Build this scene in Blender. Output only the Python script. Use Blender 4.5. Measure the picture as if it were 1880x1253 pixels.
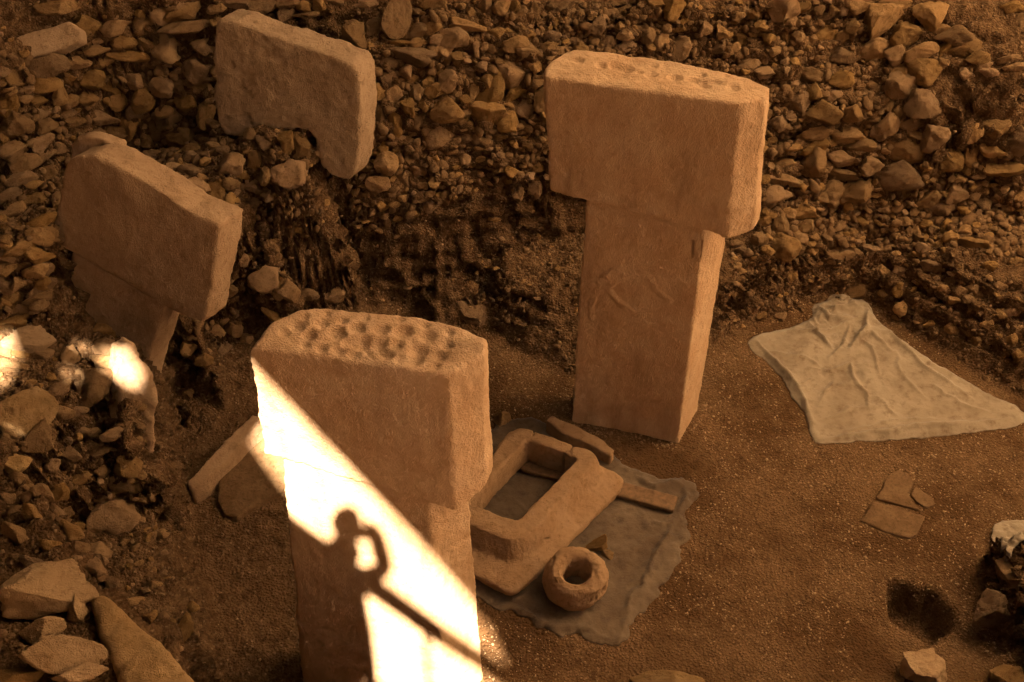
import bpy, bmesh, math, random
import numpy as np
from mathutils import Vector, Matrix
from mathutils.bvhtree import BVHTree
from mathutils.geometry import delaunay_2d_cdt, tessellate_polygon

for _o in list(bpy.data.objects):
    bpy.data.objects.remove(_o, do_unlink=True)
S = bpy.context.scene
COL = S.collection
random.seed(7)
RNG = np.random.default_rng(11)

# ------------------------------------------------------------------ camera
H = 8.0                      # eye height above the pit floor
PITCH = math.radians(44.0)
FPX = 2050.0                 # focal length in photograph pixels (1880 wide)
CP, SP = math.cos(PITCH), math.sin(PITCH)
EYE = Vector((0, 0, H))
cam = bpy.data.cameras.new('camera')
cam.sensor_width = 36.0
cam.lens = FPX / 1880.0 * 36.0
cam.clip_start = 0.05
cam.clip_end = 500.0
cam_ob = bpy.data.objects.new('camera', cam)
cam_ob.location = EYE
cam_ob.rotation_euler = (math.pi / 2 - PITCH, 0, 0)
COL.objects.link(cam_ob)
S.camera = cam_ob


def ray(px, py):
    u, v = px - 940.0, 626.5 - py
    return Vector((u, FPX * CP + v * SP, -FPX * SP + v * CP))


def at_z(px, py, z):
    d = ray(px, py)
    return EYE + d * ((z - H) / d.z)


def at_y(px, py, y):
    d = ray(px, py)
    return EYE + d * (y / d.y)


def proj(p):
    x, y, z = p[0], p[1], p[2] - H
    dep = y * CP - z * SP
    return (940 + FPX * x / dep, 626.5 - FPX * (y * SP + z * CP) / dep)


# ------------------------------------------------------------------ sky, sun, exposure
ANTI = ray(655, 975).normalized()          # sunlight travels this way: past the photographer's head
TOSUN = -ANTI
SUN_EL = math.asin(TOSUN.z)
SUN_AZ = math.atan2(TOSUN.x, TOSUN.y)
W = bpy.data.worlds.new('World')
S.world = W
W.use_nodes = True
wn = W.node_tree.nodes
sky = wn.new('ShaderNodeTexSky')
sky.sky_type = 'NISHITA'
sky.sun_disc = False
sky.sun_elevation = SUN_EL
sky.sun_rotation = SUN_AZ
sky.dust_density = 6.0
sky.air_density = 1.0
sky.ozone_density = 0.6
bg = wn['Background']
bg.inputs['Strength'].default_value = 0.05
W.cycles.sampling_method = 'NONE'
W.node_tree.links.new(sky.outputs['Color'], bg.inputs['Color'])

sun = bpy.data.lights.new('sun', 'SUN')
sun.energy = 5.0
sun.angle = math.radians(0.75)
sun.color = (1.0, 0.91, 0.76)
sun_ob = bpy.data.objects.new('sun', sun)
sun_ob.rotation_euler = ANTI.to_track_quat('-Z', 'Y').to_euler()
sun_ob.location = (6, -20, 30)
COL.objects.link(sun_ob)

S.view_settings.view_transform = 'Standard'
S.view_settings.look = 'None'
S.view_settings.gamma = 1.0
S.view_settings.use_curve_mapping = False
S.view_settings.exposure = 3.4
S.render.engine = 'CYCLES'
S.cycles.use_denoising = True
S.cycles.use_adaptive_sampling = True
S.cycles.adaptive_threshold = 0.025
S.cycles.max_bounces = 3
S.cycles.diffuse_bounces = 2
S.cycles.transmission_bounces = 2

# ------------------------------------------------------------------ numpy noise
def _hash(ix, iy, iz, seed):
    h = (ix * 374761393 + iy * 668265263 + iz * 2147483647 + seed * 974634757) & 0xFFFFFFFF
    h = ((h ^ (h >> 13)) * 1274126177) & 0xFFFFFFFF
    h = h ^ (h >> 16)
    return (h & 0xFFFF) / 32767.5 - 1.0


def vnoise(p, seed=0):
    p = np.asarray(p, float)
    i = np.floor(p).astype(np.int64)
    f = p - i
    f = f * f * f * (f * (f * 6 - 15) + 10)
    out = 0
    for dx in (0, 1):
        wx = f[:, 0] if dx else 1 - f[:, 0]
        for dy in (0, 1):
            wy = f[:, 1] if dy else 1 - f[:, 1]
            for dz in (0, 1):
                wz = f[:, 2] if dz else 1 - f[:, 2]
                out = out + wx * wy * wz * _hash(i[:, 0] + dx, i[:, 1] + dy, i[:, 2] + dz, seed)
    return out


def fbm(p, octaves=4, seed=0, gain=0.5, lac=2.03):
    p = np.asarray(p, float)
    a, s = 1.0, 0
    for k in range(octaves):
        s = s + a * vnoise(p, seed + 17 * k)
        p = p * lac + 3.7
        a *= gain
    return s


def ridged(p, octaves=3, seed=0):
    a, s = 1.0, 0
    for k in range(octaves):
        s = s + a * (1 - np.abs(vnoise(p, seed + 31 * k)) * 2)
        p = p * 2.1 + 1.3
        a *= 0.5
    return s


# ------------------------------------------------------------------ mesh helpers
def get_co(me):
    a = np.empty(len(me.vertices) * 3, np.float32)
    me.vertices.foreach_get('co', a)
    return a.reshape(-1, 3).astype(float)


def get_no(me):
    a = np.empty(len(me.vertices) * 3, np.float32)
    me.vertex_normals.foreach_get('vector', a)
    return a.reshape(-1, 3).astype(float)


def set_co(me, co):
    me.vertices.foreach_set('co', np.ascontiguousarray(co, np.float32).ravel())
    me.update()


def smooth_co(me, co, iters, lam=0.5, keep=None):
    e = np.empty(len(me.edges) * 2, np.int32)
    me.edges.foreach_get('vertices', e)
    e = e.reshape(-1, 2)
    n = len(co)
    deg = np.bincount(e[:, 0], minlength=n) + np.bincount(e[:, 1], minlength=n)
    deg = np.maximum(deg, 1)[:, None]
    for _ in range(iters):
        s = np.zeros_like(co)
        for k in range(3):
            s[:, k] = np.bincount(e[:, 0], co[e[:, 1], k], n) + np.bincount(e[:, 1], co[e[:, 0], k], n)
        d = lam * (s / deg - co)
        if keep is not None:
            d *= (1 - keep)[:, None]
        co = co + d
    return co


def shade(me, smooth=True):
    me.polygons.foreach_set('use_smooth', [smooth] * len(me.polygons))
    me.update()


def mk(name, me, mat=None, parent=None, label=None, cat=None, group=None, kind=None):
    o = bpy.data.objects.new(name, me)
    COL.objects.link(o)
    if mat is not None and me is not None:
        if not me.materials:
            me.materials.append(mat)
    if parent is not None:
        o.parent = parent
        o.matrix_parent_inverse = Matrix.Identity(4)
        if me is not None and tuple(parent.location) != (0, 0, 0):
            o.location = -parent.location      # meshes are written in world coordinates
    tag(o, label, cat, group, kind)
    return o


def tag(o, label=None, cat=None, group=None, kind=None):
    if label: o['label'] = label
    if cat: o['category'] = cat
    if group: o['group'] = group
    if kind: o['kind'] = kind


def empty(name, loc, label, cat, group=None):
    o = bpy.data.objects.new(name, None)
    o.location = loc
    o.empty_display_size = 0.2
    COL.objects.link(o)
    tag(o, label, cat, group)
    return o


def mesh(name, verts, faces):
    me = bpy.data.meshes.new(name)
    me.from_pydata([tuple(v) for v in verts], [], [tuple(f) for f in faces])
    me.validate()
    bm = bmesh.new(); bm.from_mesh(me)
    bmesh.ops.recalc_face_normals(bm, faces=bm.faces)
    bm.to_mesh(me); bm.free()
    return me


def big_mesh(name, verts, faces):
    """numpy verts (N,3), faces (M,k) all of one size"""
    verts = np.ascontiguousarray(verts, np.float32)
    faces = np.ascontiguousarray(faces, np.int32)
    me = bpy.data.meshes.new(name)
    k = faces.shape[1]
    me.vertices.add(len(verts)); me.vertices.foreach_set('co', verts.ravel())
    me.loops.add(faces.size); me.loops.foreach_set('vertex_index', faces.ravel())
    me.polygons.add(len(faces))
    me.polygons.foreach_set('loop_start', np.arange(0, faces.size, k, dtype=np.int32))
    me.polygons.foreach_set('loop_total', np.full(len(faces), k, np.int32))
    me.update(calc_edges=True)
    return me


def box_mesh(name, c, dx, dy, dz, ax=None):
    """box with half-sizes along three axes"""
    X, Y, Z = ax or (Vector((1, 0, 0)), Vector((0, 1, 0)), Vector((0, 0, 1)))
    vs = [c + X * (a * dx) + Y * (b * dy) + Z * (e * dz) for e in (-1, 1) for b in (-1, 1) for a in (-1, 1)]
    return mesh(name, vs, [(0, 1, 3, 2), (4, 6, 7, 5), (0, 4, 5, 1), (2, 3, 7, 6), (0, 2, 6, 4), (1, 5, 7, 3)])


def loft(name, rings):
    n = len(rings[0])
    vs = [v for r in rings for v in r]
    fs = [tuple(range(n - 1, -1, -1)), tuple(range(n * (len(rings) - 1), n * len(rings)))]
    for k in range(len(rings) - 1):
        for i in range(n):
            j = (i + 1) % n
            fs.append((k * n + i, k * n + j, (k + 1) * n + j, (k + 1) * n + i))
    return mesh(name, vs, fs)


def remeshed(me, voxel):
    o = bpy.data.objects.new('tmp', me)
    COL.objects.link(o)
    m = o.modifiers.new('r', 'REMESH')
    m.mode = 'VOXEL'
    m.voxel_size = voxel
    dg = bpy.context.evaluated_depsgraph_get()
    out = bpy.data.meshes.new_from_object(o.evaluated_get(dg))
    name = me.name
    bpy.data.objects.remove(o, do_unlink=True)
    bpy.data.meshes.remove(me)
    out.name = name
    return out


def weather(me, voxel=0.014, smooth=5, amp=0.006, big=0.012, chip=0.02, seed=0, extra=None, fine=0.0018):
    """worn stone: remesh, round the edges, dent and chip them, add grain"""
    me = remeshed(me, voxel)
    co = get_co(me)
    co0 = co.copy()
    co = smooth_co(me, co, smooth)
    edge = np.linalg.norm(co - co0, axis=1)
    edge = np.clip(edge / (voxel * 0.9), 0, 1)
    set_co(me, co); no = get_no(me)
    d = big * fbm(co * 2.2, 2, seed) + amp * fbm(co * 9, 3, seed + 5) + fine * fbm(co * 60, 2, seed + 9)
    c = np.clip(fbm(co * 7, 3, seed + 3), 0, 1)
    d = d - chip * edge * c
    if extra is not None:
        d = d + extra(co, no)
    co = co + no * d[:, None]
    set_co(me, co)
    shade(me)
    return me


# ------------------------------------------------------------------ materials
def new_mat(name):
    m = bpy.data.materials.new(name)
    m.use_nodes = True
    nt = m.node_tree
    b = nt.nodes['Principled BSDF']
    b.inputs['Specular IOR Level'].default_value = 0.15
    return m, nt, b


def N(nt, typ, **kw):
    n = nt.nodes.new(typ)
    for k, v in kw.items():
        if k.startswith('_'):
            setattr(n, k[1:], v)
        else:
            n.inputs[k.replace('__', ' ')].default_value = v
    return n


def mix(nt, a, b, fac, mode='MIX'):
    n = nt.nodes.new('ShaderNodeMix')
    n.data_type = 'RGBA'
    n.blend_type = mode
    for sock, val in ((n.inputs['Factor'], fac), (n.inputs['A'], a), (n.inputs['B'], b)):
        if isinstance(val, (int, float)):
            sock.default_value = val
        elif isinstance(val, tuple):
            sock.default_value = (*val, 1)
        else:
            nt.links.new(val, sock)
    return n.outputs['Result']


def ramp(nt, src, lo, hi, a=0.0, b=1.0):
    r = nt.nodes.new('ShaderNodeMapRange')
    r.inputs['From Min'].default_value = lo
    r.inputs['From Max'].default_value = hi
    r.inputs['To Min'].default_value = a
    r.inputs['To Max'].default_value = b
    nt.links.new(src, r.inputs['Value'])
    return r.outputs['Result']


def noise_node(nt, vec, scale, detail=4, rough=0.55, w=None, distort=0.0):
    n = nt.nodes.new('ShaderNodeTexNoise')
    n.noise_dimensions = '4D' if w is not None else '3D'
    n.inputs['Scale'].default_value = scale
    n.inputs['Detail'].default_value = detail
    n.inputs['Roughness'].default_value = rough
    n.inputs['Distortion'].default_value = distort
    nt.links.new(vec, n.inputs['Vector'])
    if w is not None:
        nt.links.new(w, n.inputs['W'])
    return n.outputs['Fac']


def math_node(nt, op, a, b=0.0):
    n = nt.nodes.new('ShaderNodeMath')
    n.operation = op
    for i, v in enumerate((a, b)):
        if isinstance(v, (int, float)):
            n.inputs[i].default_value = v
        else:
            nt.links.new(v, n.inputs[i])
    return n.outputs[0]


def matte(nt, bsdf):
    """dry mineral surfaces: a plain diffuse shader instead of the principled one"""
    d = nt.nodes.new('ShaderNodeBsdfDiffuse')
    d.inputs['Roughness'].default_value = 0.6
    for a, b in (('Base Color', 'Color'), ('Normal', 'Normal')):
        s = bsdf.inputs[a]
        if s.is_linked:
            nt.links.new(s.links[0].from_socket, d.inputs[b])
    nt.links.new(d.outputs[0], nt.nodes['Material Output'].inputs['Surface'])
    nt.nodes.remove(bsdf)


def bump(nt, bsdf, h, dist=0.01, strength=1.0):
    b = nt.nodes.new('ShaderNodeBump')
    b.inputs['Distance'].default_value = dist
    b.inputs['Strength'].default_value = strength
    nt.links.new(h, b.inputs['Height'])
    nt.links.new(b.outputs['Normal'], bsdf.inputs['Normal'])


def stone_mat(name, c0, c1, c2, obj_random=True, scale=1.0, pit=0.5, bump_d=0.012, rough=0.9, coord='Object', pitscale=38.0, streak=0.0):
    """c0 main, c1 paler, c2 stain"""
    m, nt, b = new_mat(name)
    tc = nt.nodes.new('ShaderNodeTexCoord')
    geo = nt.nodes.new('ShaderNodeNewGeometry')
    vec = geo.outputs['Position']
    oi = nt.nodes.new('ShaderNodeObjectInfo')
    n1 = noise_node(nt, vec, 2.6 * scale, 2, 0.6)
    if streak:
        mp = nt.nodes.new('ShaderNodeMapping'); mp.inputs['Scale'].default_value = (5.0, 5.0, 0.9)
        nt.links.new(vec, mp.inputs['Vector'])
        n5 = noise_node(nt, mp.outputs['Vector'], 1.0, 4, 0.65)
    n2 = noise_node(nt, vec, 11 * scale, 4, 0.65)
    n3 = noise_node(nt, vec, 75 * scale, 3, 0.7)
    col = mix(nt, c0, c1, ramp(nt, n1, 0.36, 0.66))
    col = mix(nt, col, c2, ramp(nt, n2, 0.52, 0.74, 0, 0.75))
    if streak:
        col = mix(nt, col, tuple(x * .62 for x in c2), ramp(nt, n5, 0.54, 0.72, 0, streak))
        col = mix(nt, col, tuple(min(1, x * 1.18) for x in c1), ramp(nt, n5, 0.30, 0.44, streak, 0))
    if obj_random:
        hv = nt.nodes.new('ShaderNodeHueSaturation')
        nt.links.new(col, hv.inputs['Color'])
        nt.links.new(ramp(nt, oi.outputs['Random'], 0, 1, 0.68, 1.18), hv.inputs['Value'])
        r2 = math_node(nt, 'FRACT', math_node(nt, 'MULTIPLY', oi.outputs['Random'], 7.31))
        nt.links.new(ramp(nt, r2, 0, 1, 0.96, 1.12), hv.inputs['Saturation'])
        nt.links.new(ramp(nt, r2, 0, 1, 0.498, 0.503), hv.inputs['Hue'])
        col = hv.outputs['Color']
    vo = nt.nodes.new('ShaderNodeTexVoronoi')
    vo.inputs['Scale'].default_value = pitscale * scale
    nt.links.new(vec, vo.inputs['Vector'])
    pitm = ramp(nt, vo.outputs['Distance'], 0.0, 0.28, 1, 0)
    pitm = math_node(nt, 'MULTIPLY', pitm, ramp(nt, n2, 0.5, 0.62))
    pitm = math_node(nt, 'MULTIPLY', pitm, pit)
    col = mix(nt, col, tuple(x * 0.4 for x in c2), pitm)
    col = mix(nt, col, (0.5, 0.5, 0.5), ramp(nt, n3, 0.3, 0.7, 0.0, 0.22), 'SOFT_LIGHT')
    nt.links.new(col, b.inputs['Base Color'])
    b.inputs['Roughness'].default_value = rough
    hgt = math_node(nt, 'ADD', math_node(nt, 'MULTIPLY', n2, 0.9), math_node(nt, 'MULTIPLY', n3, 0.55))
    hgt = math_node(nt, 'SUBTRACT', hgt, math_node(nt, 'MULTIPLY', pitm, 0.5))
    bump(nt, b, hgt, bump_d)
    matte(nt, b)
    return m


M_ROCK = stone_mat('rubble_limestone', (0.275, 0.152, 0.070), (0.33, 0.190, 0.094), (0.15, 0.077, 0.034), scale=1.8, pit=0.7, bump_d=0.05)  # darkened to carry the weaker light on the pit walls
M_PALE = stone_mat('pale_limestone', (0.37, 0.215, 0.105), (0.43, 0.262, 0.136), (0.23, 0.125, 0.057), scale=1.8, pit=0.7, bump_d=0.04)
M_FILL = stone_mat('wedged_limestone', (0.165, 0.087, 0.039), (0.225, 0.126, 0.060), (0.09, 0.045, 0.019), obj_random=False, scale=3.2, pit=0.7, bump_d=0.02)  # darker than the rubble: shade of the gaps put into its colour
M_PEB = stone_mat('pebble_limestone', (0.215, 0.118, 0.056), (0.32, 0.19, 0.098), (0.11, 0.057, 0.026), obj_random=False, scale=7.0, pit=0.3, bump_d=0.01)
M_GRAVEL = stone_mat('floor_gravel', (0.30, 0.172, 0.084), (0.42, 0.262, 0.14), (0.17, 0.09, 0.042), obj_random=False, scale=9.0, pit=0.2, bump_d=0.006)
M_PILLAR = stone_mat('dressed_limestone', (0.535, 0.305, 0.156), (0.58, 0.352, 0.192), (0.455, 0.244, 0.117), obj_random=False, scale=1.25, pit=0.6, bump_d=0.03, pitscale=55, streak=0.55)
M_OLD = stone_mat('weathered_limestone', (0.34, 0.205, 0.115), (0.40, 0.25, 0.145), (0.20, 0.112, 0.058), obj_random=False, scale=1.3, pit=0.9, bump_d=0.03, pitscale=26)
M_LEAN = stone_mat('leaning_limestone', (0.37, 0.214, 0.115), (0.43, 0.258, 0.142), (0.28, 0.152, 0.074), obj_random=False, scale=1.3, pit=0.7, bump_d=0.032, pitscale=40, streak=0.45)
M_FRAME = stone_mat('carved_limestone', (0.33, 0.180, 0.088), (0.375, 0.215, 0.11), (0.24, 0.122, 0.054), obj_random=False, scale=1.6, pit=0.9, bump_d=0.022, pitscale=30)


def ground_mat():
    m, nt, b = new_mat('packed_earth')
    geo = nt.nodes.new('ShaderNodeNewGeometry')
    vec = geo.outputs['Position']
    at = nt.nodes.new('ShaderNodeAttribute'); at.attribute_name = 'floor_mask'
    n1 = noise_node(nt, vec, 1.15, 4, 0.62)
    n2 = noise_node(nt, vec, 9, 4, 0.65)
    n3 = noise_node(nt, vec, 45, 4, 0.72)
    v1 = nt.nodes.new('ShaderNodeTexVoronoi'); v1.inputs['Scale'].default_value = 46
    v1.inputs['Randomness'].default_value = 1.0
    nt.links.new(vec, v1.inputs['Vector'])
    v2 = nt.nodes.new('ShaderNodeTexVoronoi'); v2.inputs['Scale'].default_value = 21
    nt.links.new(vec, v2.inputs['Vector'])
    ve = nt.nodes.new('ShaderNodeTexVoronoi'); ve.feature = 'DISTANCE_TO_EDGE'; ve.inputs['Scale'].default_value = 34
    nt.links.new(vec, ve.inputs['Vector'])
    earth = mix(nt, (0.075, 0.037, 0.016), (0.20, 0.106, 0.048), ramp(nt, n2, 0.35, 0.68))  # low tone kept dark to put crevice shade between the stones
    earth = mix(nt, earth, (0.30, 0.185, 0.10), ramp(nt, v2.outputs['Distance'], 0.0, 0.34, 0.75, 0))
    floor = mix(nt, (0.105, 0.050, 0.020), (0.190, 0.098, 0.043), ramp(nt, n1, 0.40, 0.60))
    floor = mix(nt, floor, (0.085, 0.043, 0.019), ramp(nt, n2, 0.52, 0.7, 0, 0.7))
    spk = math_node(nt, 'MULTIPLY', ramp(nt, v1.outputs['Distance'], 0.05, 0.42, 1, 0), ramp(nt, n1, 0.40, 0.60))
    floor = mix(nt, floor, (0.32, 0.19, 0.095), math_node(nt, 'MULTIPLY', spk, 0.75))
    crk = math_node(nt, 'MULTIPLY', ramp(nt, ve.outputs['Distance'], 0.0, 0.05, 1, 0), ramp(nt, n1, 0.42, 0.56))
    floor = mix(nt, floor, (0.06, 0.03, 0.013), math_node(nt, 'MULTIPLY', crk, 0.7))
    col = mix(nt, earth, floor, at.outputs['Fac'])
    nt.links.new(col, b.inputs['Base Color'])
    b.inputs['Roughness'].default_value = 0.95
    h = math_node(nt, 'ADD', math_node(nt, 'MULTIPLY', n2, 0.8), math_node(nt, 'MULTIPLY', n3, 0.7))
    h = math_node(nt, 'SUBTRACT', h, math_node(nt, 'MULTIPLY', v1.outputs['Distance'], 0.5))
    h = math_node(nt, 'SUBTRACT', h, math_node(nt, 'MULTIPLY', v2.outputs['Distance'], 0.35))
    bump(nt, b, h, 0.05)
    matte(nt, b)
    return m


M_GROUND = ground_mat()


def cloth_mat(name, c0, c1, c2, weave=260):
    m, nt, b = new_mat(name)
    geo = nt.nodes.new('ShaderNodeNewGeometry')
    vec = geo.outputs['Position']
    n1 = noise_node(nt, vec, 2.3, 5, 0.6)
    n2 = noise_node(nt, vec, 9, 6, 0.7)
    n3 = noise_node(nt, vec, 60, 3, 0.7)
    col = mix(nt, c0, c1, ramp(nt, n1, 0.38, 0.64))
    col = mix(nt, col, c2, ramp(nt, n2, 0.50, 0.70, 0, 0.85))
    col = mix(nt, col, tuple(x * 0.5 for x in c2), ramp(nt, n3, 0.66, 0.74, 0, 0.8))
    nt.links.new(col, b.inputs['Base Color'])
    b.inputs['Roughness'].default_value = 0.95
    b.inputs['Sheen Weight'].default_value = 0.1
    w1 = nt.nodes.new('ShaderNodeTexWave'); w1.inputs['Scale'].default_value = weave / 6
    w1.bands_direction = 'X'; w1.inputs['Distortion'].default_value = 1.5
    nt.links.new(vec, w1.inputs['Vector'])
    w2 = nt.nodes.new('ShaderNodeTexWave'); w2.inputs['Scale'].default_value = weave / 6
    w2.bands_direction = 'Y'; w2.inputs['Distortion'].default_value = 1.5
    nt.links.new(vec, w2.inputs['Vector'])
    h = math_node(nt, 'ADD', w1.outputs['Fac'], w2.outputs['Fac'])
    h = math_node(nt, 'ADD', math_node(nt, 'MULTIPLY', h, 0.12), n3)
    bump(nt, b, h, 0.006)
    return m


M_CLOTH = cloth_mat('dusty_canvas', (0.295, 0.210, 0.132), (0.215, 0.145, 0.086), (0.13, 0.074, 0.037))
M_FELT = cloth_mat('grey_geotextile', (0.095, 0.055, 0.029), (0.15, 0.094, 0.052), (0.065, 0.036, 0.019))


def simple_mat(name, c, rough=0.7, metal=0.0, var=0.25, scale=14, stretch=None):
    m, nt, b = new_mat(name)
    tc = nt.nodes.new('ShaderNodeTexCoord')
    vec = tc.outputs['Object']
    if stretch:
        mp = nt.nodes.new('ShaderNodeMapping'); mp.inputs['Scale'].default_value = stretch
        nt.links.new(vec, mp.inputs['Vector']); vec = mp.outputs['Vector']
    n1 = noise_node(nt, vec, scale, 5, 0.6)
    col = mix(nt, tuple(x * (1 - var) for x in c), tuple(min(1, x * (1 + var)) for x in c), ramp(nt, n1, 0.3, 0.7))
    nt.links.new(col, b.inputs['Base Color'])
    b.inputs['Roughness'].default_value = rough
    b.inputs['Metallic'].default_value = metal
    bump(nt, b, n1, 0.004)
    return m


M_WOOD = simple_mat('weathered_plank', (0.15, 0.078, 0.036), 0.85, 0, 0.35, 20)
M_STEEL = simple_mat('painted_steel', (0.18, 0.17, 0.16), 0.5, 0.3, 0.1, 6)
M_DECK = simple_mat('walkway_timber', (0.25, 0.17, 0.10), 0.8, 0, 0.3, 10)
M_DRESS = simple_mat('dark_jacket', (0.05, 0.045, 0.045), 0.9, 0, 0.2, 30)
M_SKIN = simple_mat('skin', (0.45, 0.26, 0.18), 0.6, 0, 0.05, 30)
M_HAIR = simple_mat('dark_hair', (0.03, 0.02, 0.015), 0.7, 0, 0.2, 60)


def membrane_mat(name, tr):
    m, nt, b = new_mat(name)
    nt.nodes.remove(b)
    out = nt.nodes['Material Output']
    d = N(nt, 'ShaderNodeBsdfDiffuse', Color=(0.15, 0.11, 0.075, 1))
    t = N(nt, 'ShaderNodeBsdfTranslucent', Color=(*tr, 1))
    a = nt.nodes.new('ShaderNodeAddShader')
    nt.links.new(d.outputs[0], a.inputs[0]); nt.links.new(t.outputs[0], a.inputs[1])
    nt.links.new(a.outputs[0], out.inputs['Surface'])
    return m


M_MEMB = membrane_mat('shelter_membrane', (0.087, 0.0710, 0.0495))  # tan tint chosen to warm the light below
M_MEMB_B = membrane_mat('rear_light_membrane', (0.10, 0.061, 0.031))  # for the added rear curtain that lifts the pillar fronts
M_MEMB_R = membrane_mat('right_light_membrane', (0.82, 0.65, 0.43))  # added, far more translucent, to brighten faces turned to the right
M_SHEET = simple_mat('brown_metal_sheet', (0.10, 0.07, 0.05), 0.6, 0.0, 0.1, 3)
# ------------------------------------------------------------------ terrain: the dug pit and its banks
LINES = [
    # foot of the banks round the floor
    [(330, 705, .1), (400, 650, .12), (450, 600, .15), (520, 572, .2), (610, 560, .2), (680, 562, .12), (760, 560, .06), (850, 562, .04),
     (885, 575, 0), (950, 640, 0), (1050, 697, 0), (1200, 690, 0), (1300, 652, 0), (1360, 606, 0), (1420, 580, .03), (1500, 553, .05),
     (1605, 553, .05), (1700, 628, .04), (1800, 688, .04), (1880, 736, .04), (2050, 830, 0), (2300, 980, 0)],
    # front edge of the low bench by the tall right pillar
    [(790, 505, .5), (870, 512, .52), (900, 522, .52), (960, 530, .5), (1050, 560, .42), (1200, 560, .45), (1300, 530, .6), (1400, 455, .75),
     (1500, 458, .62), (1620, 438, .62), (1750, 482, .75), (1880, 528, .8), (2100, 600, .85), (2400, 760, .85)],
    # foot of the back wall
    [(635, 505, .25), (700, 500, .4), (800, 480, .52), (900, 455, .62), (1000, 435, .68), (1060, 425, .72), (1200, 412, .8), (1400, 420, .85),
     (1450, 402, .85), (1600, 410, .75), (1750, 392, .9), (1880, 402, .95), (2100, 450, 1.0), (2400, 560, 1.0)],
    [(665, 330, 1.38), (800, 300, 1.5), (900, 290, 1.55), (1000, 280, 1.6), (1200, 290, 1.55), (1380, 300, 1.4), (1450, 300, 1.35), (1600, 330, 1.2)],
    [(690, 120, 2.42), (800, 100, 2.46), (900, 88, 2.48), (1000, 100, 2.4), (1150, 120, 2.25), (1300, 130, 2.15), (1400, 150, 2.05), (1500, 180, 1.95), (1640, 200, 1.9)],
    [(1000, 40, 2.6), (1200, 50, 2.5), (1450, 60, 2.47), (1600, 50, 2.5)],
    [(0, 0, 3.0), (200, 0, 2.92), (400, 0, 2.9), (600, 0, 2.88), (900, 0, 2.85), (1200, 0, 2.8), (1480, 0, 2.75), (1700, 0, 2.75), (1880, 10, 2.8)],
    # right wall
    [(1720, 345, 1.12), (1800, 385, 1.02), (1880, 385, 1.05)],
    [(1650, 60, 2.47), (1690, 110, 2.3), (1690, 200, 1.95), (1740, 235, 1.85), (1800, 235, 1.85), (1880, 262, 1.75)],
    [(1800, 150, 2.25), (1880, 150, 2.3), (1800, 60, 2.6), (1880, 70, 2.6)],
    # middle bank between the two old pillars
    [(300, 330, 1.85), (430, 402, 1.5), (500, 370, 1.58), (560, 332, 1.7), (592, 300, 1.75)],
    [(300, 300, 1.75), (400, 270, 2.0), (500, 235, 2.17), (560, 240, 2.1)],
    [(612, 330, 1.35), (618, 420, .7), (622, 480, .3)],
    # left and back-left wall
    [(-80, 410, 1.5), (0, 400, 1.5), (60, 380, 1.5), (150, 330, 1.42), (230, 292, 1.38), (300, 282, 1.42), (380, 250, 1.62), (480, 200, 1.9), (600, 190, 2.0)],
    [(-80, 135, 2.75), (0, 122, 2.72), (80, 100, 2.66), (180, 80, 2.6), (260, 90, 2.47), (340, 100, 2.36), (390, 118, 2.3), (500, 110, 2.35), (600, 115, 2.38)],
    [(-100, 450, 2.4), (0, 430, 2.4), (40, 408, 2.45), (72, 408, 2.4)],
    [(-100, 640, 1.65), (0, 622, 1.62), (45, 606, 1.6), (80, 640, 1.45), (170, 645, 1.4)],
    [(-100, 720, 1.65), (0, 700, 1.6), (60, 760, 1.62), (120, 690, 1.55), (235, 660, 1.42), (246, 720, 1.33), (222, 790, 1.35)],
    [(-100, 850, 1.75), (0, 830, 1.7), (80, 800, 1.6), (150, 785, 1.38)],
    [(120, 850, 1.0), (150, 905, .7), (195, 840, .8), (210, 950, .45), (130, 965, .6)],
    [(255, 930, .6), (290, 1060, .6), (330, 1180, .6), (380, 1330, .6)],
    [(300, 765, .1), (338, 800, .03), (354, 880, 0), (348, 943, 0), (362, 1040, 0), (378, 1110, 0), (402, 1253, 0), (470, 1420, 0)],
    [(-120, 890, 2.5), (0, 882, 2.5), (70, 900, 2.55), (120, 965, 2.6), (192, 1068, 2.6), (280, 1158, 2.6), (372, 1256, 2.6), (480, 1400, 2.6), (700, 1650, 2.6)],
    [(-100, 950, 2.6), (0, 1000, 2.62), (100, 1150, 2.64), (0, 1253, 2.7), (200, 1253, 2.62), (-100, 1253, 2.7), (330, 1330, 2.6)],
    # lump at the right edge
    [(1845, 1010, .42), (1885, 985, .6), (1900, 1080, .7), (1850, 1080, .4), (2000, 1000, .8), (2000, 1150, .8)],
    [(1805, 960, 0), (1792, 1120, 0), (1830, 1175, 0), (1900, 1200, 0), (1850, 940, 0), (2000, 900, 0)],
]


def densify(pts, step=0.12):
    out = []
    for a, b in zip(pts[:-1], pts[1:]):
        n = max(1, int((b - a).length / step))
        out += [a.lerp(b, k / n) for k in range(n)]
    return out + [pts[-1]]


CTRL = []
for L in LINES:
    CTRL += densify([at_z(*p) for p in L])
# the near ledge drops sheer behind its lip
_lip = densify([at_z(*p) for p in ((0, 882, 2.5), (70, 900, 2.55), (120, 965, 2.6), (192, 1068, 2.6), (280, 1158, 2.6), (372, 1256, 2.6), (480, 1400, 2.6))])
for p in _lip:
    o_ = Vector((p.x, p.y, 0)).normalized() * 0.16
    CTRL.append(Vector((p.x + o_.x, p.y + o_.y, .75)))
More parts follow.
